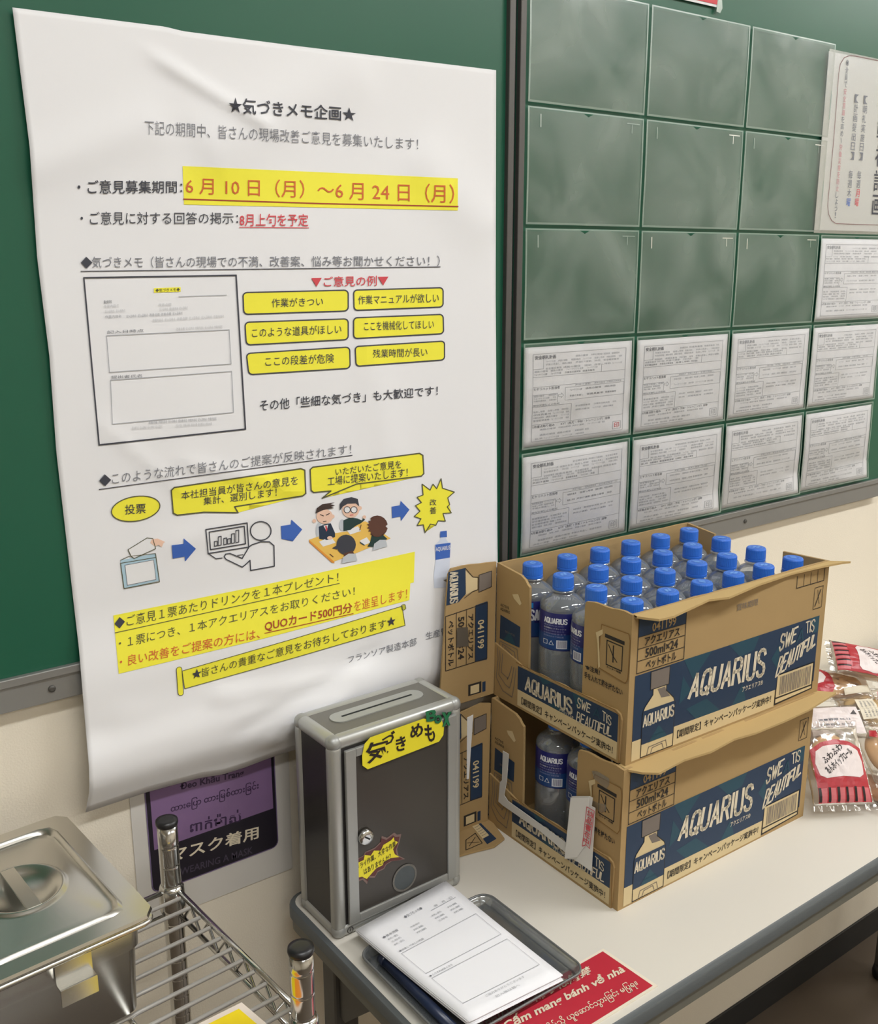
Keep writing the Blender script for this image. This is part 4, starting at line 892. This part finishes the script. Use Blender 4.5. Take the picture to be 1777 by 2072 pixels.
# ------------------------------------------------------------------ comment box
BX, BY, BT_, BL_, BW, BH = -.7017, -.4697, .010, .2027, .0938, .279
bb = thing('comment_box', 'grey aluminium and dark steel comment box with a slot, on the table end', 'ballot box', (BX, BY, TZ), (0, 0, BT_))
def K(n, b, m, **k): return obj(n, b, m, bb, **k)
DK = mat('box_dark_panel', (74, 70, 66), .33, .35); DKS = mat('box_dark_side', (62, 60, 60), .38, .3); AL = mat('box_aluminium', (186, 187, 184), .38, .55, bump=((300, 300, 5), .05, .0004)); AL2 = mat('box_door_frame', (168, 169, 167), .42, .45)
g = .003; r_ = .018
K('dark_body', newbox((g, g, g), (BL_-g, BW-g, BH-g), .002), DKS)
K('top_panel', newbox((.012, .012, BH-.004), (BL_-.012, BW-.012, BH-.0015), .001), mat('box_top_panel', (120, 118, 112), .4, .4))
for x in (0, BL_-r_):
    for y in (0, BW-r_): K('corner_post', newbox((x, y, .010), (x+r_, y+r_, BH-.010), .0075, 4), AL, smooth=True)
for z in (0, BH-r_):
    for y in (0, BW-r_): K('long_rail', newbox((.009, y, z), (BL_-.009, y+r_, z+r_), .0075, 4), AL, smooth=True)
    for x in (0, BL_-r_): K('short_rail', newbox((x, .009, z), (x+r_, BW-.009, z+r_), .0075, 4), AL, smooth=True)
for x in (.009, BL_-.009):
    for y in (.009, BW-.009):
        for z in (.009, BH-.009):
            b = bmesh.new(); bmesh.ops.create_uvsphere(b, u_segments=16, v_segments=10, radius=.0104, matrix=Matrix.Translation((x, y, z))); K('corner_cap', b, AL2, smooth=True)
door = K('door', newbox((.020, -.0015, .020), (BL_-.012, .004, BH-.020), .0008), DK)
for a, c in (((.0185, -.004, .0185), (.0335, .001, BH-.0185)), ((BL_-.0265, -.004, .0185), (BL_-.0125, .001, BH-.0185)), ((.0335, -.0038, .0185), (BL_-.0265, .001, .0290)), ((.0335, -.0038, BH-.0300), (BL_-.0265, .001, BH-.0185))):
    o = obj('door_frame', newbox(a, c, .001), AL2, door)
# slot plate on the top
b = bmesh.new(); ptsS = []
for cx, a0 in ((BL_-.045, -90), (.045, 90)):
    for k in range(11): a = math.radians(a0+18*k); ptsS.append((cx+.014*math.cos(a), BW/2+.003+.014*math.sin(a)))
FTp = Face((0, 0, BH-.0002), (1, 0, 0), (0, 1, 0), (0, 0, 1)); slab(FTp, ptsS, .0015, b); sp_ = K('slot_plate', b, mat('slot_plate', (178, 180, 176), .35, .5))
obj('slot', newbox((.047, BW/2+.0015, BH-.0004), (BL_-.047, BW/2+.0045, BH+.0002)), GAP, sp_)
FBx = Face((BX, BY, TZ), (math.cos(BT_), math.sin(BT_), 0), (0, 0, 1), (math.sin(BT_), -math.cos(BT_), 0))
def bx(x, y): return FBx.uv(560+x*.28949, 1340+y*.28957)
LF = Face((0, 0, 0), (1, 0, 0), (0, 0, 1), (0, -1, 0))
# lock
u, v = bx(605, 1205)
b = bmesh.new(); lathe(b, [(0, .0105), (.006, .0105), (.0085, .009), (.0085, .004)], 24); o = obj('lock', b, CHROME, door, True); o.matrix_local = Matrix.Translation((u, -.0015, v)) @ Matrix.Rotation(math.pi/2, 4, 'X')
b = newbox((-.001, -.0045, .0084), (.001, .0045, .0090)); o2 = obj('keyhole', b, GAP, o); o2.rotation_euler = (0, 0, .9)
# round window mark
Q = Printer(LF, base=.0022, step=.0003)
cu_, cv_ = bx(888, 1500); cc = lambda r: [(cu_+r*math.cos(2*math.pi*k/30), cv_+r*math.sin(2*math.pi*k/30)) for k in range(30)]
Q.poly('round_port', mat('port_dark', (70, 76, 78), .3), cc(.0165), 0); Q.line('round_port', mat('port_rim', (122, 118, 112), .4), cc(.0180), .0028, True, 1)
Q.build(door)
YT = mat('label_tape_yellow', (236, 222, 46), .5); GT = mat('label_green', (30, 112, 72), .5); MAR = mat('marker_black', (36, 26, 24), .6)
tl = thing('name_label', 'yellow handwritten label across the top of the comment box', 'label', FBx(.1, .22, .006))
Q = Printer(lambda u, v, off: FBx(u, v, off+.0045), base=.0002, step=.0003)
Q.poly('yellow_strip', YT, [bx(*p) for p in ((583, 640), (600, 560), (640, 515), (1010, 385), (1140, 400), (1155, 440), (1150, 500), (1120, 545), (622, 738), (585, 712))], 0)
for ch, q in (('気', ((600, 560), (765, 520), (775, 640), (615, 705))), ('づ', ((718, 500), (812, 462), (808, 555), (722, 575))), ('き', ((815, 520), (885, 495), (888, 600), (820, 618))), ('め', ((915, 435), (1005, 405), (1010, 500), (918, 530))), ('も', ((1010, 432), (1088, 415), (1092, 540), (1030, 552)))):
    Q.text('handwriting', MAR, ch, *[bx(*p) for p in q], .025, 2)
for ch, q in (('B', ((1022, 335), (1105, 310), (1100, 400), (1030, 405))), ('o', ((1080, 365), (1135, 350), (1138, 412), (1085, 425))), ('x', ((1135, 340), (1205, 335), (1195, 430), (1140, 440)))):
    Q.text('green_letters', MAR, ch, *[bx(*p) for p in q], .075, 3); Q.text('green_letters', GT, ch, *[bx(*p) for p in q], .03, 4)
for k, o in Q.build(None).items(): _rel(o, tl)
tl = thing('burst_label', 'yellow jagged burst label with handwriting near the lock of the comment box', 'label', FBx(.07, .09, .004))
Q = Printer(lambda u, v, off: FBx(u, v, off+.0018), base=.0002, step=.0003)
ou = [(520, 1420), (545, 1375), (600, 1345), (612, 1320), (660, 1300), (680, 1290), (720, 1250), (728, 1208), (765, 1222), (815, 1185), (835, 1200), (865, 1195), (850, 1260), (835, 1300), (845, 1345), (892, 1370), (860, 1378), (800, 1385), (760, 1410), (745, 1440), (700, 1462), (680, 1500), (640, 1500), (625, 1545), (595, 1515), (545, 1535), (550, 1480), (522, 1465)]
Q.poly('burst_rim', mat('burst_brown', (128, 104, 98), .5), [bx(*p) for p in ou], 0)
cx0, cy0 = 690, 1370
Q.poly('burst_rim', mat('burst_maroon', (92, 44, 44), .5), [bx(cx0+(x-cx0)*.93, cy0+(y-cy0)*.9) for x, y in ou], 1)
Q.poly('burst_field', YT, [bx(*p) for p in ((542, 1430), (560, 1395), (600, 1375), (608, 1340), (650, 1345), (672, 1310), (720, 1310), (738, 1270), (790, 1240), (812, 1215), (815, 1240), (840, 1250), (805, 1300), (818, 1335), (850, 1355), (790, 1362), (740, 1390), (732, 1412), (690, 1432), (660, 1465), (622, 1508), (590, 1492), (548, 1500), (558, 1462), (535, 1462))], 2)
Q.text('handwriting', MAR, 'キライ作業、大変な作業', *[bx(*p) for p in ((545, 1412), (822, 1238), (826, 1278), (550, 1455))], .01, 3)
Q.text('handwriting', MAR, 'はありませんか？', *[bx(*p) for p in ((598, 1440), (788, 1328), (792, 1368), (604, 1478))], .01, 3)
for k, o in Q.build(None).items(): _rel(o, tl)
tl = thing('number_sticker', 'small round number one mark at the lower left of the comment box', 'sticker', FBx(.02, .01, .001))
Q = Printer(lambda u, v, off: FBx(u, v, off+.0005), base=.0002)
cu_, cv_ = bx(512, 1868); Q.line('ring', MAR, [(cu_+.0042*math.cos(2*math.pi*k/20), cv_+.0042*math.sin(2*math.pi*k/20)) for k in range(20)], .0009, True); Q.line('ring', MAR, [(cu_, cv_-.002), (cu_, cv_+.0022)], .001)
for k, o in Q.build(None).items(): _rel(o, tl)

# ------------------------------------------------------------------ tray, forms, pen, red sign
tx0, tx1, ty0, ty1 = -.700, -.494, -.708, -.515
tr = thing('clear_tray', 'shallow clear plastic tray with grey rim holding blank forms', 'tray', ((tx0+tx1)/2, (ty0+ty1)/2, TZ))
TRM = film('tray_plastic', (.80, .83, .85, 1), .20, (140, 144, 148), .12, .45, None, .1); TRE = mat('tray_rim', (110, 112, 112), .2, .1)
b = newbox((tx0+.008, ty0+.008, TZ+.0012), (tx1-.008, ty1-.008, TZ+.003)); _rel(obj('tray_floor', b, TRM), tr)
def ringpts(x0, y0, x1, y1, r, n=6):
    out = []
    for cx, cy, a0 in ((x1-r, y1-r, 0), (x0+r, y1-r, 90), (x0+r, y0+r, 180), (x1-r, y0+r, 270)):
        for k in range(n+1): a = math.radians(a0+90*k/n); out.append((cx+r*math.cos(a), cy+r*math.sin(a)))
    return out
bm = bmesh.new(); prev = None
for (ins, z, r) in ((.009, .003, .012), (.004, .012, .015), (.003, .0135, .016), (.0, .0135, .018), (.0, .0115, .018), (.002, .0115, .017), (.0075, .0012, .012)):
    cur = [bm.verts.new((x, y, TZ+z)) for x, y in ringpts(tx0+ins, ty0+ins, tx1-ins, ty1-ins, r)]
    if prev:
        n = len(cur)
        for k in range(n): bm.faces.new((prev[k], prev[(k+1) % n], cur[(k+1) % n], cur[k]))
    prev = cur
_rel(obj('tray_rim', bm, TRM, smooth=True), tr)
b = bmesh.new(); rp_ = ringpts(tx0+.001, ty0+.001, tx1-.001, ty1-.001, .018); tube(b, [(x, y, TZ+.0132) for x, y in rp_+[rp_[0]]], .0016, 6, False); _rel(obj('rim_bead', b, TRE, smooth=True), tr)
# forms: a low stack, the top one printed
st = thing('form_stack', 'stack of blank white comment forms lying on the clear tray', 'paper stack', (-.595, -.58, TZ+.015))
px4 = [(722, 1881), (902, 1783), (1139, 1974), (950, 2068)]
zt_ = TZ+.024
cor = [at(x, y, 2, zt_) for x, y in px4]
def ssurf(s, t_, dz=0, sh=(0, 0)):
    p = (cor[3]*(1-s)+cor[2]*s)*(1-t_) + (cor[0]*(1-s)+cor[1]*s)*t_
    sag = -.007*max(0, t_-.55)/.45*0 - .0012*math.sin(t_*3.1)
    return V((p.x+sh[0], p.y+sh[1], p.z+dz+sag*1.0))
for k in range(7):
    rnd = random.Random(k); sh = (rnd.uniform(-.002, .003)*(k > 0), rnd.uniform(-.003, .003)*(k > 0))
    bm = bmesh.new(); G = [[bm.verts.new(ssurf(i/10, j/12, -.0011*k, sh)) for i in range(11)] for j in range(13)]
    for j in range(12):
        for i in range(10): bm.faces.new((G[j][i], G[j][i+1], G[j+1][i+1], G[j+1][i]))
    o = _rel(obj('sheet', bm, mat('paper_lit', (247, 247, 252), .7, spec=.3), smooth=True), st)  # whiter than the other paper: brightness of nearby light put into its colour
    md = o.modifiers.new('t', 'SOLIDIFY'); md.thickness = .0004
Q = Printer(lambda a, b, off: ssurf(a, b, off), cut=.1, base=.0006)
for (x0, y0, x1, y1) in ((.10, .44, .93, .66), (.10, .13, .93, .39)): Q.line('printed_form', INKL, [(x0, y0), (x1, y0), (x1, y1), (x0, y1)], .003, True)
Q.trect('printed_form', INKG, '◆気づきメモ◆', .40, .885, .60, .91); Q.line('printed_form', INKL, [(.64, .845), (.93, .845)], .003)
Q.trect('printed_form', INKL, '年　月　日', .70, .85, .90, .87); Q.trect('printed_form', INKG, '◆基本情報', .10, .825, .26, .845)
for y in (.795, .765, .735):
    for x in (.12, .36, .60, .78): Q.trect('printed_form', INKL, random.choice(['所属', '氏名', '工程名', '作業場所']), x, y, x+.10, y+.015)
Q.trect('printed_form', INKG, '◆改善してほしい内容', .10, .672, .36, .688); Q.trect('printed_form', INKG, '◆こうすれば良くなる', .10, .40, .34, .416)
Q.trect('printed_form', INKL, 'ご協力ありがとうございます', .30, .095, .72, .112); Q.trect('printed_form', INKL, '記入後は箱へ', .36, .06, .62, .077)
for k, o in Q.build(None).items(): _rel(o, st)
pn = thing('pen', 'thick navy blue pen lying along the left side of the clear tray', 'pen', (-.683, -.60, TZ+.01))
b = bmesh.new(); tube(b, [(-.6785, -.545, TZ+.0092), (-.6785, -.69, TZ+.0092)], .006, 14); _rel(obj('pen_barrel', b, mat('navy_plastic', (34, 46, 74), .3), smooth=True), pn)
b = bmesh.new(); tube(b, [(-.6785, -.538, TZ+.0092), (-.6785, -.548, TZ+.0092)], .0068, 14); _rel(obj('pen_cap', b, mat('navy_plastic_dark', (24, 32, 54), .3), smooth=True), pn)
RS = Face((-.735, -.7685, TZ+.0012), (1, 0, 0), (0, 1, 0), (0, 0, 1))
RS = Face((-.722, -.7685, TZ+.0012), (1, .004, 0), (0, 1, 0), (0, 0, 1))
rs = thing('warning_sign', 'red laminated warning sign with white text lying on the table under the tray', 'sign', RS(.15, .04))
_rel(obj('laminate_edge', slab(RS, [(0, 0), (.286, 0), (.282, .086), (0, .086)], .001), mat('sign_cream', (236, 226, 208), .4)), rs)
SR = mat('sign_red', (190, 44, 62), .4)
Q = Printer(RS, base=.0002, step=.00025)
Q.poly('red_field', SR, [(.004, .0035), (.281, .0035), (.2775, .0825), (.004, .0825)], 0)
def rsq(*L): return [RS.uv(560+x/2.1155, 1740+y/2.1155) for x, y in L]
Q.text('sign_text', CWHITE, '商品の持ち帰りは厳禁', *rsq((820, 700), (1338, 455), (1352, 490), (850, 748)), .02, 2)
Q.text('sign_text', CWHITE, 'Cấm mang bánh về nhà', *rsq((960, 690), (1478, 448), (1500, 490), (985, 745)), .03, 2)
Q.text('sign_text', CWHITE, 'မုန့်များကိုအိမ်သို့ ယူေဆာင်သွားြခင်း မြပုရ။', *rsq((1010, 775), (1530, 510), (1560, 550), (1040, 820)), .01, 2)
Q.text('sign_text', CWHITE, 'ん', *rsq((1284, 444), (1300, 440), (1304, 455), (1288, 460)), .0, 2)
for k, o in Q.build(None).items(): _rel(o, rs)

# ------------------------------------------------------------------ wire shelf
SZ = .815
ws = thing('wire_shelf', 'chrome wire shelf rack with black-capped posts left of the table', 'shelf rack', (-1.16, -.545, FZ))
def S2(n, b, m, parent=None, **k):
    o = _rel(obj(n, b, m, **k), ws) if parent is None else None
    if parent is not None: o = obj(n, b, m, parent, **k); o.matrix_local = Matrix.Identity(4)
    return o
PX = (-.8855, -1.445); PY = (-.404, -.6863)
for x in PX:
    for y in PY:
        b = bmesh.new(); dt = .0075*(y == PY[1]); prof = [(FZ+.012, .0118)]
        z = FZ+.04
        while z < .900-dt: prof += [(z-.003, .0118), (z-.0007, .0118), (z, .0114), (z+.0007, .0118), (z+.003, .0118)]; z += .0254
        prof.append((.9045-dt, .0118)); lathe(b, prof, 24, (x, y, 0)); po = S2('post', b, CHROME, smooth=True)
        b = bmesh.new(); lathe(b, [(.9020-dt, .0122), (.9048-dt, .0130), (.9085-dt, .0126), (.9098-dt, .0072)], 24, (x, y, 0)); S2('post_cap', b, BLACKP, po, smooth=True)
        b = bmesh.new(); lathe(b, [(SZ-.025, .0150), (SZ-.018, .0159), (SZ+.004, .0146), (SZ+.009, .0128)], 20, (x, y, 0)); S2('collar', b, CHROME if True else BLACKP, po, smooth=True)
        b = bmesh.new(); lathe(b, [(FZ, .014), (FZ+.012, .016), (FZ+.02, .0125)], 16, (x, y, 0)); S2('foot', b, BLACKP, po, smooth=True)
for x, s in ((PX[0]+.004, 1), (PX[1]-.004, -1)):
    b = bmesh.new(); tube(b, [(x, PY[0]+.0, SZ+.002), (x, PY[1]-.0, SZ+.002)], .0034, 10); S2('side_rail', b, CHROME, smooth=True)
    b = bmesh.new(); tube(b, [(x, PY[0], SZ-.030), (x, PY[1], SZ-.030)], .003, 10); S2('side_rail', b, CHROME, smooth=True)
    b = bmesh.new(); n = 12; tube(b, [(x, PY[0]-.02+(PY[1]-PY[0]+.04)*k/n, SZ-.002 if k % 2 else SZ-.028) for k in range(n+1)], .002, 6); S2('truss_wire', b, CHROME, smooth=True)
for y in PY:
    b = bmesh.new(); tube(b, [(PX[0], y, SZ+.002), (PX[1], y, SZ+.002)], .0032, 10); S2('long_rail', b, CHROME, smooth=True)
    b = bmesh.new(); tube(b, [(PX[0], y, SZ-.030), (PX[1], y, SZ-.030)], .003, 10); S2('long_rail', b, CHROME, smooth=True)
for x in (-1.01, -1.16, -1.31):
    b = bmesh.new(); tube(b, [(x, PY[0], SZ-.006), (x, PY[1], SZ-.006)], .0032, 8); S2('cross_rod', b, CHROME, smooth=True)
b = bmesh.new(); tube(b, [(PX[0], 0, SZ+.001), (PX[1], 0, SZ+.001)], .0023, 8); me_w = bpy.data.meshes.new('wire'); b.to_mesh(me_w); b.free(); me_w.materials.append(mat('wire_chrome', (240, 240, 240), .34, .7))
for p in me_w.polygons: p.use_smooth = True
for k in range(11):
    o = link('wire', me_w, None); o.parent = ws; o.location = (-ws.location.x, PY[0]-.0222-k*.0237-ws.location.y, -FZ)

# ------------------------------------------------------------------ food pan
LZ = .938; lx1, ly0, ly1 = -.9855, -.591, -.356; lx0 = lx1-.174
pan = thing('food_pan', 'deep stainless steel food pan standing on the wire shelf', 'food pan', ((lx0+lx1)/2, (ly0+ly1)/2, SZ))
def Pn(n, b, m, t=pan, **k): return _rel(obj(n, b, m, **k), t)
def loft(rings, cap=None):
    bm = bmesh.new(); prev = None
    for (ins, z, r) in rings:
        cur = [bm.verts.new((x, y, z)) for x, y in ringpts(lx0+ins, ly0+ins, lx1-ins, ly1-ins, r, 8)]
        if prev:
            n = len(cur)
            for k in range(n): bm.faces.new((prev[k], prev[(k+1) % n], cur[(k+1) % n], cur[k]))
        prev = cur
    if cap: bm.faces.new(prev)
    return bm
Pn('pan_body', loft([(.004, LZ-.012, .012), (.010, LZ-.013, .010), (.0115, LZ-.017, .010), (.012, LZ-.040, .010), (.0145, LZ-.043, .010), (.0165, SZ+.010, .012), (.019, SZ+.0068, .012), (.026, SZ+.006, .012)], True), STEEL, smooth=True)
Pn('pan_rim', loft([(.004, LZ-.014, .012), (.0, LZ-.014, .014), (-.001, LZ-.012, .014), (.0, LZ-.0095, .014), (.006, LZ-.0095, .012)]), STEEL, smooth=True)
# bracket clip on the front
cx = at(112, 1975, 1, ly0+.012)
b = slab(Face((cx.x-.017, ly0+.0095, 0), (1, 0, 0), (0, 0, 1), (0, -1, 0)), [(0, LZ-.042), (.034, LZ-.042), (.034, LZ-.014), (0, LZ-.014)], .0012)
box(b, (cx.x-.017, ly0+.0, LZ-.042), (cx.x+.017, ly0+.0095, LZ-.0405)); box(b, (cx.x-.017, ly0-.001, LZ-.058), (cx.x+.017, ly0+.0005, LZ-.0405)); Pn('lift_clip', b, STEEL)
lid = thing('pan_lid', 'stainless steel lid with recessed oval handle covering the food pan', 'lid', ((lx0+lx1)/2, (ly0+ly1)/2, LZ))
hx, hy = (lx0+lx1)/2, (ly0+ly1)/2
ang = [2*math.pi*k/64 for k in range(64)]; n = 64; bm = bmesh.new(); prev = None
def angled(ins, r):          # rounded rectangle sampled at even angles about the lid centre
    P_ = ringpts(lx0+ins, ly0+ins, lx1-ins, ly1-ins, r, 8); out = []
    for a in ang:
        d = V((math.cos(a), math.sin(a))); best = None
        for (x0, y0), (x1, y1) in zip(P_, P_[1:]+P_[:1]):
            ax, ay, ex, ey = x0-hx, y0-hy, x1-x0, y1-y0; den = d.x*ey-d.y*ex
            if abs(den) < 1e-12: continue
            t_ = (ax*ey-ay*ex)/den; u_ = (ax*d.y-ay*d.x)/den
            if t_ > 0 and -1e-6 <= u_ <= 1+1e-6: best = t_ if best is None else max(best, t_)
        out.append((hx+d.x*best, hy+d.y*best))
    return out
for ins, z, r in [(.0, LZ-.0085, .014), (-.001, LZ-.006, .014), (.0, LZ-.003, .014), (.019, LZ-.0025, .012), (.0205, LZ-.0005, .013), (.0225, LZ+.0008, .013), (.0245, LZ-.0005, .014), (.0262, LZ-.0038, .016), (.029, LZ-.0042, .018), (.034, LZ-.0022, .022)]:
    cur = [bm.verts.new((x, y, z)) for x, y in angled(ins, r)]
    if prev:
        for k in range(n): bm.faces.new((prev[k], prev[(k+1) % n], cur[(k+1) % n], cur[k]))
    prev = cur
for r0, z in ((.0470, -.0018), (.0440, -.0006), (.0425, .0010), (.0412, .0014), (.0395, .0012), (.034, -.004), (.025, -.0085), (.012, -.0105)):
    cur = [bm.verts.new((hx+r0*.96*math.cos(a), hy+r0*math.sin(a), LZ+z)) for a in ang]
    for k in range(n): bm.faces.new((prev[k], prev[(k+1) % n], cur[(k+1) % n], cur[k]))
    prev = cur
bm.faces.new(prev); Pn('lid_plate', bm, STEEL, lid, smooth=True, angle=.7)
Pn('handle_bar', newbox((hx-.007, hy-.0395, LZ-.0006), (hx+.007, hy+.0395, LZ+.0016), .0006), STEEL, lid)
piv = V((PX[0], PY[0], 0))
for rt in (ws, pan, lid):     # the rack stands a few degrees askew to the wall
    Rz = Matrix.Rotation(math.radians(4.2), 4, 'Z'); rt.matrix_world = Matrix.Translation(piv) @ Rz @ Matrix.Translation(-piv) @ Matrix.Translation(rt.location)
# yellow card on the shelf in front of the pan
CF = at(490, 2028, 2, SZ+.006)
Y_ = Face((CF.x, CF.y, SZ+.0048), V((1, -.75, 0)).normalized(), V((-.75, -1, 0)).normalized()*1, (0, 0, 1))
cardp = [at(489, 2028, 2, SZ+.006), at(250, 2147, 2, SZ+.006), at(392, 2268, 2, SZ+.006), at(631, 2149, 2, SZ+.006)]
YF = Face((CF.x, CF.y, SZ+.006), (1, 0, 0), (0, 1, 0), (0, 0, 1)); cu4 = [((p-YF.O).x, (p-YF.O).y) for p in cardp]
t = thing('yellow_card', 'yellow and orange card with white border lying on the wire shelf', 'card', YF(0, 0))
_rel(obj('card_sheet', slab(YF, cu4, .0012), mat('card_white', (240, 226, 214), .6)), t)
Q = Printer(YF, base=.0003)
cq = (cu4[0], cu4[3], cu4[2], cu4[1])
Q.poly('card_print', mat('card_yellow', (255, 226, 20), .5), [bil(cq, a, b_) for a, b_ in ((.06, .94), (.94, .94), (.94, .06), (.06, .06))], 0)
Q.poly('card_print', mat('card_orange', (246, 150, 40), .5), [bil(cq, a, b_) for a, b_ in ((.52, .94), (.94, .94), (.94, .2), (.40, .5))], 1)
for k, o in Q.build(None).items(): _rel(o, t)

# ------------------------------------------------------------------ packaged breads
WRAP = film('wrapper_film', (.96, .95, .93, 1), .10, (214, 206, 200), .12, .30, (30, .5, .010), .05)
BUN = mat('bun_golden', (216, 170, 116), .6, var=((40, 40, 40), .12)); BUN2 = mat('bun_brown', (184, 122, 72), .55, var=((50, 50, 50), .2)); PRED = mat('pack_red', (178, 44, 54), .35); PPINK = mat('pack_pink', (206, 110, 116), .4); PBLK = mat('pack_black', (40, 28, 30), .4); PWHT = mat('pack_white', (228, 216, 214), .4); PCRM = mat('pack_cream', (222, 212, 190), .5)
def pack(P0, rot, a, b_, h, label, style, bun, seed):
    t = thing('bread_pack', label, 'packaged bread', P0, rot, 'packaged breads piled at the table end')
    def prof(u, v): e = max(0, 1-abs(u)**3.2)**.5; f = max(0, 1-abs(v)**2.6)**.55; return e*f
    def S(u, v, off=0, s=1):
        cr = .0022*noise.noise(V((u*4.5, v*4.5, seed)))*s
        k = 1-.10*(abs(u)**4)*0
        return V((a*u, b_*v*(1+.05*abs(u)**6), h*.5+s*(h*.5*prof(u, v)+cr*.8*prof(u, v))+s*off))
    for s, nm in ((1, 'wrapper'),):
        bm = bmesh.new(); N = 26
        for sg_ in (1, -1):
            G = [[bm.verts.new(S(-1+2*i/N, -1+2*j/N, 0, sg_) if sg_ > 0 else V((a*(-1+2*i/N), b_*(-1+2*j/N)*(1+.05*abs(-1+2*i/N)**6), h*.5*(1-prof(-1+2*i/N, -1+2*j/N)))) ) for i in range(N+1)] for j in range(N+1)]
            for j in range(N):
                for i in range(N): bm.faces.new((G[j][i], G[j][i+1], G[j+1][i+1], G[j+1][i]))
        for sx in (-1, 1):     # crimped seal strips
            n = 18; g = [[bm.verts.new((a*sx*(1+.14*k), b_*(-1+2*i/n)*1.05, h*.5+.0018*math.sin(i*1.9+seed)*(1+k))) for i in range(n+1)] for k in (0, 1)]
            for i in range(n): bm.faces.new((g[0][i], g[0][i+1], g[1][i+1], g[1][i]))
        bmesh.ops.remove_doubles(bm, verts=bm.verts, dist=.0001); obj(nm, bm, WRAP, t, smooth=True)
    bm = bmesh.new(); bmesh.ops.create_uvsphere(bm, u_segments=24, v_segments=14, radius=1)
    for v in bm.verts: d = 1+.05*noise.noise(v.co*2+V((seed, 0, 0))); v.co = V((v.co.x*a*.80*d, v.co.y*b_*.78*d, h*.45+v.co.z*h*.40*d))
    obj('bread_bun', bm, bun, t, smooth=True)
    Q = Printer(lambda u, v, off: S(u, v, off), cut=.08, base=.0008, step=.0003)
    A = 'printed_wrap'
    if style == 'red':
        Q.poly(A, PRED, [(-.96, -.85), (.35, -.85), (.52, -.5), (.60, 0), (.52, .5), (.35, .85), (-.96, .85)], 0)
        for k in range(6):
            y = -.8+k*.28; Q.poly(A, PPINK, [(-.96, y), (-.62, y), (-.62, y+.16), (-.96, y+.16)], 1); Q.poly(A, PBLK, [(-.94, y+.16), (-.60, y+.16), (-.60, y+.24), (-.94, y+.24)], 1)
        cl = [(-.38+.0, -.55), (-.30, -.72), (.0, -.78), (.30, -.70), (.42, -.45), (.46, 0), (.42, .45), (.30, .70), (0, .78), (-.30, .72), (-.38, .55), (-.34, 0)]
        Q.poly(A, PWHT, cl, 2)
        Q.text(A, PBLK, 'ふわふわ', (.10, .62), (.50, -.10), (.36, -.22), (-.04, .50), .03, 3)
        Q.text(A, PBLK, 'あんホイップロール', (-.12, .58), (.38, -.38), (.22, -.52), (-.30, .44), .03, 3)
    elif style == 'redend':
        Q.poly(A, PRED, [(-.96, -.85), (-.30, -.85), (-.12, -.4), (-.12, .4), (-.30, .85), (-.96, .85)], 0); Q.poly(A, PWHT, [(-.96, -.1), (-.7, -.2), (-.4, -.1), (-.28, .2), (-.35, .6), (-.96, .7)], 1)
        Q.poly(A, PCRM, [(.1, -.85), (.85, -.7), (.85, -.3), (.1, -.5)], 1)
    elif style == 'cream':
        Q.poly(A, PCRM, [(-.55, -.75), (.1, -.75), (.1, .2), (-.55, .2)], 0)
        for k in range(4): Q.text(A, INKG, '名称 菓子パン 原材料名', (.02-k*.13, -.68), (.02-k*.13, .1), (-.05-k*.13, .1), (-.05-k*.13, -.68), 0, 1)
        Q.poly(A, PRED, [(.35, .3), (.6, .2), (.65, .5), (.45, .6)], 0)
        Q.text(A, PWHT, 'こだわり', (.2, .0), (.75, .1), (.75, .3), (.2, .2), .03, 2)
    elif style == 'white':
        Q.poly(A, PWHT, [(-.9, -.8), (.9, -.8), (.9, .8), (-.9, .8)], 0)
        for k in range(2): Q.text(A, INKG, '消費期限 06.12', (-.6, .1-k*.3), (.5, .1-k*.3), (.5, -.05-k*.3), (-.6, -.05-k*.3), .02, 1)
        Q.poly(A, PBLK, [(.55, .3), (.8, .3), (.75, .6)], 1)
    Q.build(t)
def lay(px, py, z, rz, rx, ry, a, b_, h, label, style, bun, seed):
    p = at(px, py, 2, z); R = Matrix.Rotation(math.radians(rz), 4, 'Z') @ Matrix.Rotation(math.radians(ry), 4, 'Y') @ Matrix.Rotation(math.radians(rx), 4, 'X')
    p = p - R @ V((0, 0, h/2))
    pack(p, R.to_euler(), a, b_, h, label, style, bun, seed)
lay(1690, 1548, .768, 58, 4, -48, .062, .050, .034, 'red-wrapped roll with white cloud label leaning at the front of the bread pile', 'red', BUN, 1)
lay(1772, 1592, .722, 100, 0, 0, .055, .040, .036, 'clear-wrapped bun lying on the table at the lower right of the pile', 'plain', BUN2, 2)
lay(1652, 1500, .735, 20, 0, -25, .045, .034, .034, 'clear-wrapped brown bun tucked behind the lower carton corner', 'plain', BUN2, 3)
lay(1792, 1522, .768, 62, 0, -34, .052, .040, .032, 'clear-wrapped golden bun with red tag, right of the leaning red roll', 'cream', BUN, 4)
lay(1688, 1462, .806, -30, 36, 0, .050, .030, .018, 'white-fronted bread wrapper with small date print, middle of the pile', 'white', BUN, 5)
lay(1756, 1432, .812, -20, 30, 5, .056, .038, .028, 'clear pack of yellowish pastry in the upper middle of the pile', 'cream', mat('bun_pale', (214, 178, 112), .6, var=((30, 30, 30), .2)), 6)
lay(1688, 1386, .842, -32, 30, 0, .060, .032, .028, 'clear-wrapped roll with dark red end behind the upper carton', 'redend', BUN, 7)
lay(1756, 1343, .874, -38, 28, 12, .062, .036, .026, 'red-wrapped roll with striped end on top of the bread pile', 'red', BUN, 8)
